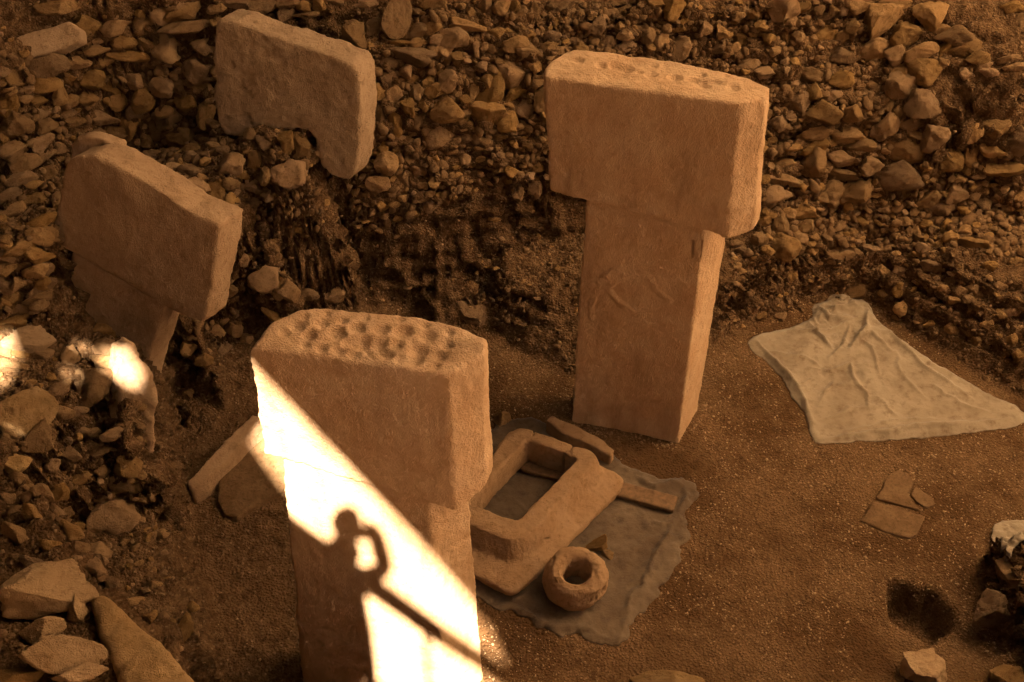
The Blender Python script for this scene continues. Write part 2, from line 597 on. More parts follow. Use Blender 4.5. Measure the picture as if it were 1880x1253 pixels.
# flat floor
for px, py in ((1000, 760), (1150, 900), (1400, 750), (1600, 800), (1300, 1000), (1600, 1000), (1700, 950), (1000, 1250), (1300, 1250), (1600, 1250),
               (500, 1100), (560, 1000), (480, 900), (420, 760), (600, 700), (800, 650), (900, 700), (700, 1240), (1850, 850), (1500, 700), (1900, 1300)):
    CTRL.append(at_z(px, py, 0))
for p in ((-3.62, 7.12, 1.3), (-3.3, 7.05, 1.15), (-3.05, 7.0, .5), (-3.75, 7.65, 1.5), (-3.3, 7.7, 1.3), (-3.0, 7.7, .9), (0, 3.3, 0), (1.5, 3.3, 0), (3, 3.3, 0), (4.5, 3.3, 0), (5.4, 4.5, 0), (5.6, 6, 0), (-1.2, 3.9, 0), (-.4, 2.4, 1.8), (1, 2.4, 1.9), (3, 2.4, 1.9), (5, 2.5, 2.0), (6.4, 4.5, 1.6),
          (6.5, 6.5, 1.4), (6.8, 8, 1.6), (7, 10, 2.7), (0, 12.5, 2.9), (4, 12.5, 2.9), (-4, 12.5, 3.0), (-6.5, 11, 3.0), (-6.5, 8, 2.7), (-6, 6, 2.2), (-5.5, 4, 2.7), (-4, 2.0, 2.7), (-2, 1.8, 2.6),
          (-70, -70, 2.6), (70, -70, 2.6), (70, 80, 3.0), (-70, 80, 3.0), (-70, 5, 2.6), (70, 5, 2.6), (0, -70, 2.6), (0, 80, 3.0), (9, 0, 2.4), (-9, 0, 2.5), (0, -2, 2.2), (10, 8, 2.6), (-10, 8, 2.9)):
    CTRL.append(Vector(p))
_pts2 = [Vector((p.x, p.y)) for p in CTRL]
_v, _e, _f, _ov, _oe, _of = delaunay_2d_cdt(_pts2, [], [], 0, 1e-5)
_vz = []
for co2, orig in zip(_v, _ov):
    _vz.append(Vector((co2.x, co2.y, CTRL[orig[0]].z if orig else 0.0)))
TIN = BVHTree.FromPolygons(_vz, [tuple(f) for f in _f])


def axis(lo, hi, step, far_lo, far_hi):
    mid = list(np.arange(lo, hi + 1e-6, step))
    a, s = lo, step
    left = []
    while a > far_lo:
        s *= 1.35; a -= s; left.append(a)
    b, s = mid[-1], step
    right = []
    while b < far_hi:
        s *= 1.35; b += s; right.append(b)
    return np.array(left[::-1] + mid + right)


XS = axis(-5.4, 5.8, 0.026, -60, 60)
YS = axis(2.5, 11.2, 0.026, -60, 70)
NX, NY = len(XS), len(YS)
Zg = np.zeros((NY, NX))
for j, y in enumerate(YS):
    for i, x in enumerate(XS):
        h = TIN.ray_cast(Vector((x, y, 50)), Vector((0, 0, -1)))
        Zg[j, i] = h[0].z if h[0] else 2.6
for _ in range(2):      # soften the facets
    Zp = np.pad(Zg, 1, mode='edge')
    Zg = (Zp[1:-1, 1:-1] * 4 + Zp[:-2, 1:-1] + Zp[2:, 1:-1] + Zp[1:-1, :-2] + Zp[1:-1, 2:]) / 8
XX, YY = np.meshgrid(XS, YS)
fine = ((XX > -5.6) & (XX < 6) & (YY > 2.4) & (YY < 11.4)).astype(float)
gy, gx = np.gradient(Zg, YS, XS)
slope = np.sqrt(gx ** 2 + gy ** 2)
is_floor = np.clip(1 - (Zg - 0.02) / 0.12, 0, 1) * np.clip(1.4 - slope, 0, 1) * np.clip((XX + 1.75) / .35, 0.12, 1)
# the little pit in the floor and the trough by the slab pieces
hp = at_z(1690, 1118, 0)
rr = np.sqrt(((XX - hp.x) / 1.15) ** 2 + ((YY - hp.y) / 0.9) ** 2)
ang = np.arctan2(YY - hp.y, XX - hp.x)
rr = rr * (1 + 0.12 * np.sin(2 * ang + 0.6) + 0.08 * np.sin(5 * ang))
rr = rr + 0.014 * fbm(np.stack([XX.ravel() * 7, YY.ravel() * 7, 0 * XX.ravel()], 1), 3, 2).reshape(XX.shape)
Zg = Zg - 0.36 * np.clip((0.27 - rr) / 0.10, 0, 1) ** 0.9 * (rr < 0.27)
for (px, py, r, d) in ((1640, 868, .22, .035), (1730, 900, .2, .03), (1600, 940, .18, .02), (1760, 1160, .5, .06), (470, 1090, .5, .05), (1250, 905, .12, .03)):
    c = at_z(px, py, 0)
    q = ((XX - c.x) ** 2 + (YY - c.y) ** 2) / r ** 2
    Zg = Zg - d * np.exp(-q)
# slide the grid toward the steep faces so that they get their share of vertices
def sample(Zm, x, y):
    i = np.clip(np.searchsorted(XS, x) - 1, 0, NX - 2); j = np.clip(np.searchsorted(YS, y) - 1, 0, NY - 2)
    fx = (x - XS[i]) / (XS[i + 1] - XS[i]); fy = (y - YS[j]) / (YS[j + 1] - YS[j])
    return Zm[j, i] * (1 - fx) * (1 - fy) + Zm[j, i + 1] * fx * (1 - fy) + Zm[j + 1, i] * (1 - fx) * fy + Zm[j + 1, i + 1] * fx * fy


PX, PY, PZ = XX.copy(), YY.copy(), Zg.copy()
inn_ = (fine > 0)[1:-1, 1:-1]
for it in range(60):
    sx = sy = sw = 0
    for a_, b_ in ((slice(0, -2), slice(1, -1)), (slice(2, None), slice(1, -1)), (slice(1, -1), slice(0, -2)), (slice(1, -1), slice(2, None))):
        w_ = np.sqrt((PX[a_, b_] - PX[1:-1, 1:-1]) ** 2 + (PY[a_, b_] - PY[1:-1, 1:-1]) ** 2 + (PZ[a_, b_] - PZ[1:-1, 1:-1]) ** 2) + .004
        sx = sx + w_ * PX[a_, b_]; sy = sy + w_ * PY[a_, b_]; sw = sw + w_
    PX[1:-1, 1:-1] = np.where(inn_, .5 * PX[1:-1, 1:-1] + .5 * sx / sw, PX[1:-1, 1:-1])
    PY[1:-1, 1:-1] = np.where(inn_, .5 * PY[1:-1, 1:-1] + .5 * sy / sw, PY[1:-1, 1:-1])
    PZ = sample(Zg, PX.ravel(), PY.ravel()).reshape(PX.shape)
slope = sample(slope, PX.ravel(), PY.ravel()).reshape(PX.shape)
is_floor = sample(is_floor, PX.ravel(), PY.ravel()).reshape(PX.shape)
co = np.stack([PX.ravel(), PY.ravel(), PZ.ravel()], 1)
idx = np.arange(NX * NY).reshape(NY, NX)
quads = np.stack([idx[:-1, :-1].ravel(), idx[:-1, 1:].ravel(), idx[1:, 1:].ravel(), idx[1:, :-1].ravel()], 1)
ground_me = big_mesh('ground', co, quads)
no = get_no(ground_me)
fm = is_floor.ravel()
bank = (1 - fm) * (0.3 + 0.7 * np.clip(co[:, 2] / .35, 0, 1))
fi = fine.ravel()
steep = np.clip(slope.ravel() / 1.5, 0, 1)
d = bank * (0.035 * fbm(co * 2.6, 3, 3) + (0.026 + 0.025 * steep) * fbm(co * 8, 3, 8) + 0.020 * fbm(co * 22, 3, 12, .6)) \
    + bank * steep * 0.05 * np.clip(ridged(co * np.array([3, 3, 5]), 3, 5) - 0.6, -0.8, 1)
crs = co[:, 2] / .17 + .45 * fbm(co * 1.6, 2, 61)
d = d + bank * np.clip(slope.ravel() - .7, 0, 1) * 0.075 * (2 * (crs - np.floor(crs)) - 1)      # rough courses stepping out of the faces
d = d + fm * (0.010 * fbm(co * 2.2, 3, 21) + 0.005 * fbm(co * 14, 3, 22))
co = co + no * (d * fi)[:, None]
set_co(ground_me, co)
at_ = ground_me.attributes.new('floor_mask', 'FLOAT', 'POINT')
wob = np.clip(fm + 0.5 * fbm(co * 3, 3, 40) * (fm > 0.02) * (fm < 0.98), 0, 1)
at_.data.foreach_set('value', wob.astype(np.float32))
shade(ground_me)
ground = mk('ground', ground_me, M_GROUND, None, 'excavated earth pit with packed floor and steep stony banks', 'ground', None, 'structure')
GBVH = BVHTree.FromPolygons([Vector(c) for c in co], quads.tolist())


def hit(px, py):
    dd = ray(px, py).normalized()
    r = GBVH.ray_cast(EYE, dd)
    if r[0] is None:
        return at_z(px, py, 0), Vector((0, 0, 1))
    n = r[1]
    if n.dot(dd) > 0: n = -n
    return r[0], n


def gz(x, y):
    r = GBVH.ray_cast(Vector((x, y, 20)), Vector((0, 0, -1)))
    return r[0].z if r[0] else 0.0


# ------------------------------------------------------------------ T-shaped pillars
def capsule_d(P, a, b):
    """distance of 2D points to a segment"""
    a = np.array(a); b = np.array(b)
    ab = b - a
    t = np.clip(((P - a) @ ab) / max(ab @ ab, 1e-9), 0, 1)
    return np.linalg.norm(P - a - t[:, None] * ab, axis=1)


def cups(list_px, ztop, r=0.05, depth=0.02):
    C = [(at_z(px, py, ztop), rr_) for px, py, rr_ in list_px]

    def f(co, no):
        d = np.zeros(len(co))
        up = np.clip((no[:, 2] - 0.4) / 0.4, 0, 1)
        for c, k in C:
            q = ((co[:, 0] - c.x) ** 2 + (co[:, 1] - c.y) ** 2) / (r * k) ** 2
            d -= depth * k * np.exp(-q ** 1.5) * up
            d += depth * 0.10 * np.exp(-(np.sqrt(q) - 1.35) ** 2 / 0.06) * up
        return d
    return f


# --- near pillar, in the band of sun
ZT = 3.75
npl = empty('stone_pillar', (-0.95, 4.6, 0), 'nearest tan T-shaped stone pillar crossed by sunlight and a person\'s shadow', 'pillar')
npl['kind'] = 'thing'
top_px = [(459, 640), (500, 590), (552, 569), (600, 564), (770, 580), (850, 600), (896, 622), (888, 652), (822, 690)]
TOPR = [at_z(px, py, ZT) for px, py in top_px]
bot_px = [(484, 835), None, None, None, None, None, (907, 858), None, (836, 939)]


def on_edge(px, py, p):      # the point of the pixel's ray nearest the plumb line through p
    return at_y(px, py, p.y)


b0 = on_edge(484, 835, TOPR[0]); b8 = on_edge(836, 939, TOPR[8]); b6 = on_edge(907, 856, TOPR[6])


def plane_z(p):
    n = (b8 - b0).cross(b6 - b0)
    return b0.z - (n.x * (p.x - b0.x) + n.y * (p.y - b0.y)) / n.z


ctr = sum(TOPR, Vector()) / 9
BOTR = []
for k, p in enumerate(TOPR):
    if k == 0: BOTR.append(b0)
    elif k == 8: BOTR.append(b8)
    elif k == 6: BOTR.append(b6)
    else:
        q = Vector((p.x, p.y, 0)); q.z = plane_z(q); BOTR.append(q)
cup_near = [(546, 600, 1.0), (568, 616, .9), (590, 596, .8), (618, 613, 1.15), (600, 624, .6), (630, 590, .7), (655, 603, 1.0), (664, 630, 1.2), (640, 630, .8), (700, 606, 1.0), (697, 634, 1.05),
            (727, 634, .85), (740, 610, 1.05), (785, 618, 1.0), (767, 642, 1.1), (709, 652, .9), (760, 661, 1.0), (808, 655, .8), (800, 674, .6), (735, 588, .6), (675, 645, .55), (670, 585, .6), (522, 612, .7), (590, 640, .7), (622, 644, .75), (560, 634, .6), (650, 652, .7), (735, 660, .7), (820, 634, .8), (780, 598, .6), (825, 612, .6), (560, 584, .6), (600, 578, .55)]
cf = cups(cup_near, ZT, 0.043, 0.029)


def near_extra(co, no):
    d = cf(co, no)
    return d


me = weather(loft('head', [BOTR, TOPR]), 0.011, 4, 0.005, 0.009, 0.028, 1, near_extra, 0.0022)
mk('head', me, M_PILLAR, npl, 'block head with rows of cup marks on top')
NORM_F = (TOPR[8] - TOPR[0]).cross(Vector((0, 0, 1))).normalized()      # front face, toward the camera
if NORM_F.y > 0: NORM_F = -NORM_F


def on_plane(px, py, p0, n):
    dd = ray(px, py)
    t = (p0 - EYE).dot(n) / dd.dot(n)
    return EYE + dd * t


def front_near(px, py):
    return on_plane(px, py, TOPR[0], NORM_F)


inn = -NORM_F
f0 = front_near(516, 850) + inn * 0.025
f1 = front_near(784, 925) + inn * 0.025
fb0 = front_near(552, 1253) + inn * 0.025
fb1 = front_near(812, 1253) + inn * 0.025
bk = (TOPR[6] - TOPR[8])
bk.z = 0
r1 = at_y(862, 908, f1.y + bk.y * 0.98)
rb1 = at_y(890, 1253, fb1.y + bk.y * 0.98)
thick = inn * 0.36


def shaft_ring(z):
    def along(a, b):
        t = (z - a.z) / (b.z - a.z)
        return a + (b - a) * t
    A = along(f0, fb0); B = along(f1, fb1); R_ = along(r1, rb1)
    Cc = A + thick + (R_ - B) * 0.1
    return [A, B, R_, (R_ + Cc) / 2 + inn * 0.06, Cc]


zt_sh = max(b0.z, b8.z) + 0.1
me = weather(loft('shaft', [shaft_ring(z) for z in (-0.25, 0.8, 1.8, zt_sh)]), 0.012, 4, 0.005, 0.009, 0.028, 2, None, 0.0022)
mk('shaft', me, M_PILLAR, npl)

# --- tall right pillar with the fox relief
ZT2 = 3.78
rp = empty('stone_pillar', (1.2, 7.2, 0), 'tall upright T-shaped stone pillar with a fox relief on its shaft', 'pillar')
rp['kind'] = 'thing'
t2 = [(1000, 142), (1003, 122), (1022, 103), (1052, 90), (1200, 103), (1310, 126), (1385, 146), (1414, 160), (1408, 176), (1358, 190)]
T2 = [at_z(px, py, ZT2) for px, py in t2]
g0 = on_edge(1010, 352, T2[0]); g9 = on_edge(1336, 440, T2[9]); g7 = on_edge(1394, 402, T2[7])
n2_ = (g9 - g0).cross(g7 - g0)
B2 = []
for k, p in enumerate(T2):
    if k == 0: B2.append(g0)
    elif k == 9: B2.append(g9)
    elif k == 7: B2.append(g7)
    else:
        lam = k / 9
        q = p + (g0 - T2[0]) * (1 - lam) + (g9 - T2[9]) * lam
        q.z = g0.z - (n2_.x * (q.x - g0.x) + n2_.y * (q.y - g0.y)) / n2_.z
        B2.append(q)
cup_r = [(1063, 112, .8), (1103, 120, .9), (1128, 120, 1.0), (1150, 124, 1.2), (1195, 136, 1.0), (1240, 142, 1.0), (1272, 146, .9), (1290, 155, 1.2), (1313, 152, .8), (1346, 162, 1.0), (1288, 138, .7), (1335, 140, .6), (1200, 118, .7), (1175, 132, .6)]
cf2 = cups(cup_r, ZT2, 0.045, 0.028)
me = weather(loft('head', [B2, T2]), 0.013, 5, 0.006, 0.012, 0.024, 3, lambda c, n: cf2(c, n), 0.0024)
mk('head', me, M_PILLAR, rp, 'block head with a row of shallow cup marks on top')
NF2 = (T2[9] - T2[0]).cross(Vector((0, 0, 1))).normalized()
if NF2.y > 0: NF2 = -NF2
P2 = g0.lerp(g9, 0.5)
NFS = ((g9 - g0).cross(Vector((0.02, -0.06, 1)))).normalized()
if NFS.y > 0: NFS = -NFS


def front_r(px, py):
    return on_plane(px, py, P2 - NF2 * 0.13, NF2)


a_t, b_t = front_r(1076, 384), front_r(1292, 436)
a_b, b_b = front_r(1052, 728), front_r(1243, 826)
c_t = at_y(1332, 440, b_t.y + 0.36)
c_b = at_y(1302, 640, b_b.y + 0.42); c_b.z = 0.0
inn2 = -NF2


def ring2(z):
    def al(a, b):
        t = (z - a.z) / (b.z - a.z)
        return a + (b - a) * t
    A, B, C_ = al(a_t, a_b), al(b_t, b_b), al(c_t, c_b)
    D_ = A + inn2 * 0.36
    return [A, B, C_, (C_ + D_) / 2 + inn2 * 0.08, D_]


FOX0 = P2 - NF2 * 0.13
AX = (b_t - a_t); AX.z = 0; AX.normalize()


def fz(x, y):      # zoomed tracing of the relief -> plane coordinates
    p = front_r(1020 + x / 2.724, 380 + y / 2.724) - FOX0
    return (p.dot(AX), p.z)


def chain(pts, r):
    q = [fz(*p) for p in pts]
    return [(a, b, r) for a, b in zip(q[:-1], q[1:])]


FOX = chain([(182, 555), (178, 490), (205, 420), (245, 380)], .026) + chain([(250, 375), (320, 330), (410, 318), (490, 318)], .072) \
    + chain([(265, 410), (310, 470), (385, 525)], .024) + chain([(475, 350), (500, 410), (570, 470)], .024) + chain([(500, 315), (560, 330), (645, 395)], .038)
SLOT = chain([(685, 175), (684, 245)], .008) + chain([(735, 175), (730, 258)], .010)


def fox_extra(co, no):
    rel = co - np.array(FOX0)
    P = np.stack([rel @ np.array(AX), rel[:, 2]], 1)
    facing = np.clip(no @ np.array(NF2) * 3 - 1.6, 0, 1)
    d = np.full(len(co), 9.0)
    for a, b, r in FOX:
        d = np.minimum(d, capsule_d(P, a, b) - r)
    h = 0.015 * np.clip(0.5 - d / 0.012, 0, 1) * (0.7 + 0.6 * fbm(co * 9, 2, 66))
    s = np.full(len(co), 9.0)
    for a, b, r in SLOT:
        s = np.minimum(s, capsule_d(P, a, b) - r)
    h -= 0.035 * np.clip(0.5 - s / 0.008, 0, 1)
    return h * facing


me = weather(loft('shaft', [ring2(z) for z in (-0.3, 0.5, 1.0, 1.6, 2.2, 2.95)]), 0.010, 4, 0.005, 0.010, 0.026, 4, fox_extra, 0.0018)
mk('shaft', me, M_PILLAR, rp, 'shaft carved with a leaping fox in low relief')


# --- slabs known from their front outline
def slab(name, outline, p0, n, thick_vec, voxel, seed, amp, big, smooth, chip, back=1.0, extra=None):
    F = [on_plane(px, py, p0, n) for px, py in outline]
    c = sum(F, Vector()) / len(F)
    B = [c + (p - c) * back + thick_vec for p in F]
    return weather(loft(name, [F, B]), voxel, smooth, amp, big, chip, seed, extra)


def z1(x, y): return (60 + x / 2.724, 220 + y / 2.724)
def z2(x, y): return (370 + x / 3.58, 10 + y / 3.58)


lp = empty('stone_pillar', (-3.2, 7.2, 0.1), 'leaning T-shaped stone pillar with broken sloping top behind the sunlit ledge', 'pillar')
lp['kind'] = 'thing'
n_l = Vector((-0.24, -0.95, 0.2)).normalized()
p_l = Vector((-2.3, 6.98, 2.35))
tv = Vector((0.13, 0.30, -0.07))
head_o = [z1(*p) for p in ((100, 520), (150, 235), (178, 198), (205, 186), (290, 176), (390, 218), (480, 265), (600, 330), (690, 395), (770, 452), (850, 490), (932, 527), (915, 700), (893, 850), (858, 1014), (840, 1016), (670, 940), (430, 800), (185, 666), (150, 650), (103, 600))]
me = slab('head', head_o, p_l, n_l, tv, 0.015, 12, 0.005, 0.012, 5, 0.02)
mk('head', me, M_LEAN, lp)
shaft_o = [z1(*p) for p in ((192, 655), (175, 770), (160, 850), (122, 1010), (92, 1130), (60, 1290), (40, 1420), (520, 1440), (565, 1270), (640, 1010), (672, 930), (430, 790))]
me = slab('shaft', shaft_o, p_l - n_l * 0.02, n_l, tv * 0.9, 0.016, 13, 0.005, 0.010, 5, 0.02)
mk('shaft', me, M_LEAN, lp)
# knob left standing at the broken back corner of its top
knob = [on_plane(*z1(*p), p_l + tv * 0.7, n_l) for p in ((185, 230), (195, 130), (215, 95), (280, 78), (330, 90), (420, 130), (420, 230))]
me = weather(loft('broken_corner', [knob, [p + tv * 0.45 for p in knob]]), 0.016, 4, 0.005, 0.01, 0.02, 14)
mk('broken_corner', me, M_LEAN, lp)

bp = empty('stone_pillar', (-2.4, 9.1, 1.2), 'weathered T-shaped pillar head half buried in the rubble at the back', 'pillar')
bp['kind'] = 'thing'
n_b = Vector((-0.22, -0.95, 0.2)).normalized()
p_b = Vector((-2.0, 9.0, 2.2))
bo = [z2(*p) for p in ((73, 600), (78, 250), (92, 118), (125, 92), (235, 112), (450, 200), (650, 262), (860, 330), (985, 390), (1030, 450), (1045, 520), (1050, 700), (1040, 900), (1015, 1080), (985, 1140), (945, 1165), (850, 1125), (785, 1060), (755, 960), (740, 880), (690, 825), (560, 830), (300, 870), (160, 855), (100, 765))]


def pitted(co, no):
    a = np.clip(fbm(co * np.array([6, 6, 9]), 4, 77) - 0.15, 0, 1)
    return -0.035 * a * np.clip(1.2 - (co[:, 0] + 2.7) * 1.2, 0.15, 1)


me = slab('head', bo, p_b, n_b, Vector((0.13, 0.30, -0.03)), 0.016, 15, 0.007, 0.016, 7, 0.025, 1.0, pitted)
mk('head', me, M_OLD, bp)
# ------------------------------------------------------------------ carved frame, ring stone, plank, sheets
def side_pts(c4, n=10, cut=0.16):
    out = []
    m = len(c4)
    for i in range(m):
        a, b, c = c4[i - 1], c4[i], c4[(i + 1) % m]
        p, q = b.lerp(a, cut), b.lerp(c, cut)
        for k in range(5):
            t = k / 4
            out.append(p.lerp(b, t).lerp(b.lerp(q, t), t))
        r = c.lerp(b, cut)
        for k in range(1, n):
            out.append(q.lerp(r, k / n))
    return out


def ringpx(pts, z, cut=0.12):
    return side_pts([at_z(px, py, z) for px, py in pts], 10, cut)


zf = 0.05
inner = [(968, 806), (1062, 842), (950, 958), (862, 924)]
innT = ringpx(inner, zf + .32, .06)
innB = [Vector((p.x, p.y, zf)) for p in innT]
rimT = ringpx([(940, 779), (1108, 833), (955, 1000), (835, 950)], zf + .32, .2)
rimF = ringpx([(934, 792), (1122, 862), (958, 1042), (825, 990)], zf + .13, .2)
flT = ringpx([(930, 806), (1160, 878), (946, 1094), (815, 1030)], zf + .085, .13)
flB = [Vector((p.x, p.y, zf)) for p in flT]
c_f = sum(flT, Vector()) / len(flT)
flB = [c_f.lerp(p, .985) for p in flB]
for p in flB: p.z = zf
rings = [innB, innT, rimT, rimF, flT, flB]
n_ = len(innT)
vs = [v for r in rings for v in r]
fs = []
for k in range(len(rings)):
    k2 = (k + 1) % len(rings)
    for i in range(n_):
        j = (i + 1) % n_
        fs.append((k * n_ + i, k * n_ + j, k2 * n_ + j, k2 * n_ + i))
CR = []
for path in ([(1048, 838), (1046, 828), (1052, 822), (1056, 808)], [(979, 804), (980, 793), (977, 783)], [(1000, 972), (1010, 966)], [(1032, 842), (1038, 832), (1048, 830)]):
    q = [at_z(px, py, zf + .3) for px, py in path]
    CR += [((a.x, a.y), (b.x, b.y)) for a, b in zip(q[:-1], q[1:])]


def crack_extra(co, no):
    P = co[:, :2]
    d = np.full(len(co), 9.0)
    for a, b in CR:
        d = np.minimum(d, capsule_d(P, a, b))
    return -0.03 * np.clip(1 - d / 0.009, 0, 1) * (co[:, 2] > .1) + .004 * fbm(co * 6.5, 3, 88) - .010 * np.clip(fbm(co * 14, 3, 89) - .35, 0, 1)


me = weather(mesh('porthole_stone', vs, fs), 0.0115, 7, 0.006, 0.010, 0.02, 31, crack_extra, 0.0015)
mk('porthole_stone', me, M_FRAME, None, 'carved rectangular stone frame with open middle lying on grey felt', 'stone frame')

# ring stone
cr = at_z(1056, 1066, 0.15); cr.z = 0.055
prof = [(.17, 0), (.225, .025), (.262, .10), (.262, .18), (.238, .29), (.188, .34), (.132, .335), (.105, .27), (.10, .16), (.095, .07), (.10, 0)]
vs, fs = [], []
ns = 40
for k in range(ns):
    a = 2 * math.pi * k / ns
    for r, z in prof:
        e = 1 + .03 * math.sin(2 * a + 1)
        vs.append(cr + Matrix.Rotation(math.radians(9), 3, 'X') @ Vector((math.cos(a) * r * e, math.sin(a) * r * .97 * e, z)))
m_ = len(prof)
for k in range(ns):
    k2 = (k + 1) % ns
    for i in range(m_):
        j = (i + 1) % m_
        fs.append((k * m_ + i, k2 * m_ + i, k2 * m_ + j, k * m_ + j))


def lumps(co, no):
    return -0.02 * np.clip(fbm(co * 16, 3, 50) - 0.25, 0, 1)


me = weather(mesh('ring_stone', vs, fs), 0.0095, 5, 0.009, 0.016, 0.01, 33, lumps, 0.002)
mk('ring_stone', me, M_FRAME, None, 'thick round stone ring with a hole through it beside the stone frame', 'stone ring')


# planks under the frame
def plank(px0, px1, w, h, zc, label):
    a, b = at_z(*px0, zc), at_z(*px1, zc)
    X = (b - a).normalized(); Y = Vector((-X.y, X.x, 0)); Z = Vector((0, 0, 1))
    me = box_mesh('plank', (a + b) / 2, (b - a).length / 2, w / 2, h / 2, (X, Y, Z))
    me = weather(me, 0.012, 2, 0.002, 0.003, 0.012, 35)
    return mk('plank', me, M_WOOD, None, label, 'plank')


plank((960, 852), (1240, 928), .17, .055, .048, 'brown wooden plank lying under the stone frame with one end sticking out')


# sheets of cloth
def sheet(name, poly, spacing, zfun, mat, label, cat, thick=0.003, fray=0.012):
    """poly: world XY outline"""
    P = [Vector((p.x, p.y)) for p in densify([Vector((q[0], q[1], 0)) for q in poly] + [Vector((poly[0][0], poly[0][1], 0))], spacing * 1.5)][:-1]
    q3 = np.array([(p.x, p.y, 0) for p in P])
    jx, jy = fray * fbm(q3 * 11, 3, 5), fray * fbm(q3 * 11, 3, 6)
    P = [Vector((p.x + a, p.y + b)) for p, a, b in zip(P, jx, jy)]
    nb = len(P)
    arr = np.array([(p.x, p.y) for p in P])
    lo, hi = arr.min(0), arr.max(0)
    gx_, gy_ = np.meshgrid(np.arange(lo[0], hi[0], spacing), np.arange(lo[1], hi[1], spacing))
    G = np.stack([gx_.ravel(), gy_.ravel()], 1) + RNG.uniform(-.2, .2, (gx_.size, 2)) * spacing
    inside = inpoly(G, arr)
    G = G[inside]
    dmin = edge_dist(G, arr)
    G = G[dmin > spacing * 0.7]
    pts = P + [Vector(g) for g in G]
    v, e, f, *_ = delaunay_2d_cdt(pts, [(i, (i + 1) % nb) for i in range(nb)], [list(range(nb))], 1, 1e-6)
    V = np.array([(q.x, q.y) for q in v])
    ed_ = edge_dist(V, arr)
    z = zfun(V, ed_)
    me = bpy.data.meshes.new(name)
    me.from_pydata([(a[0], a[1], b) for a, b in zip(V, z)], [], [tuple(t) for t in f])
    bm = bmesh.new(); bm.from_mesh(me)
    bmesh.ops.recalc_face_normals(bm, faces=bm.faces)
    for fc in bm.faces:
        if fc.normal.z < 0: fc.normal_flip()
    bm.to_mesh(me); bm.free()
    shade(me)
    o = mk(name, me, mat, None, label, cat)
    s = o.modifiers.new('thickness', 'SOLIDIFY'); s.thickness = thick; s.offset = 1
    return o


def inpoly(G, arr):
    x, y = G[:, 0], G[:, 1]
    r = np.zeros(len(G), bool)
    j = len(arr) - 1
    for i in range(len(arr)):
        xi, yi, xj, yj = *arr[i], *arr[j]
        c = ((yi > y) != (yj > y)) & (x < (xj - xi) * (y - yi) / ((yj - yi) or 1e-12) + xi)
        r ^= c
        j = i
    return r


def edge_dist(G, arr):
    d = np.full(len(G), 99.0)
    for a, b in zip(arr, np.roll(arr, -1, 0)):
        d = np.minimum(d, capsule_d(G, a, b))
    return d


def zs_of(V):
    return np.array([gz(a, b) for a, b in V])


def smooth_poly(px, it=2):
    for _ in range(it):
        q = []
        for a, b in zip(px, px[1:] + px[:1]):
            q += [(a[0] * .8 + b[0] * .2, a[1] * .8 + b[1] * .2), (a[0] * .2 + b[0] * .8, a[1] * .2 + b[1] * .8)]
        px = q
    return px


def fold_lines(paths, z):
    out = []
    for pts, hgt, wid in paths:
        q = [at_z(px, py, z) for px, py in pts]
        m = len(q) - 1
        out.append(([((a.x, a.y), (b.x, b.y)) for a, b in zip(q[:-1], q[1:])], hgt, wid))
    return out


def fold_height(V, segs, h, w):
    """a crease that is tallest in the middle of its run and dies out at both ends"""
    tot = sum(math.dist(a, b) for a, b in segs)
    best = np.full(len(V), 9.0); par = np.zeros(len(V)); run = 0.0
    for a, b in segs:
        a_, b_ = np.array(a), np.array(b)
        ab = b_ - a_; L = max(np.linalg.norm(ab), 1e-6)
        t = np.clip(((V - a_) @ ab) / L ** 2, 0, 1)
        d = np.linalg.norm(V - a_ - t[:, None] * ab, axis=1)
        m = d < best
        best = np.where(m, d, best); par = np.where(m, run + t * L, par); run += L
    u = par / tot
    env = np.clip(np.minimum(u, 1 - u) * 3.2 + .12, 0, 1)
    return h * env * np.exp(-np.abs(best / (w * (0.6 + 0.4 * env))) ** 1.3)


cl_px = [(1370, 630), (1388, 608), (1440, 600), (1492, 585), (1490, 560), (1530, 548), (1592, 552), (1606, 580), (1640, 612), (1700, 655), (1790, 705), (1884, 752), (1884, 778), (1800, 790), (1700, 797), (1600, 803), (1500, 811), (1488, 795),
         (1478, 750), (1450, 715), (1440, 690), (1405, 655)]
cl = [at_z(px, py, 0.06) for px, py in smooth_poly(cl_px, 1)]
FL = fold_lines([([(1400, 640), (1470, 650), (1520, 672)], .02, .018), ([(1500, 770), (1560, 745), (1640, 742)], .018, .02), ([(1540, 790), (1640, 770), (1740, 768)], .02, .02), ([(1640, 640), (1660, 690), (1700, 730)], .02, .02),
                 ([(1700, 700), (1760, 740), (1840, 765)], .022, .022), ([(1560, 600), (1600, 640), (1620, 690)], .025, .016), ([(1520, 660), (1550, 630), (1560, 590)], .03, .016), ([(1470, 700), (1500, 690)], .02, .015),
                 ([(1385, 618), (1420, 655), (1452, 690), (1478, 735), (1492, 800)], .055, .028),
                 ([(1496, 806), (1600, 792), (1700, 780), (1790, 775), (1870, 765)], .05, .030),
                 ([(1610, 585), (1660, 640), (1720, 690), (1790, 735)], .030, .022),
                 ([(1590, 560), (1592, 600), (1560, 640), (1530, 642)], .05, .022),
                 ([(1480, 672), (1530, 675), (1562, 668), (1570, 695), (1595, 715), (1600, 760)], .030, .018),
                 ([(1480, 590), (1510, 620), (1530, 640)], .05, .022), ([(1500, 560), (1520, 590), (1560, 585)], .06, .025),
                 ([(1450, 605), (1500, 610), (1540, 600), (1580, 580)], .045, .02), ([(1500, 740), (1540, 690)], .02, .018), ([(1620, 730), (1650, 765)], .018, .018),
                 ([(1560, 620), (1600, 610), (1640, 650)], .03, .02), ([(1510, 575), (1560, 565), (1590, 572)], .05, .02)], .06)
top_c = at_z(1540, 565, .1)


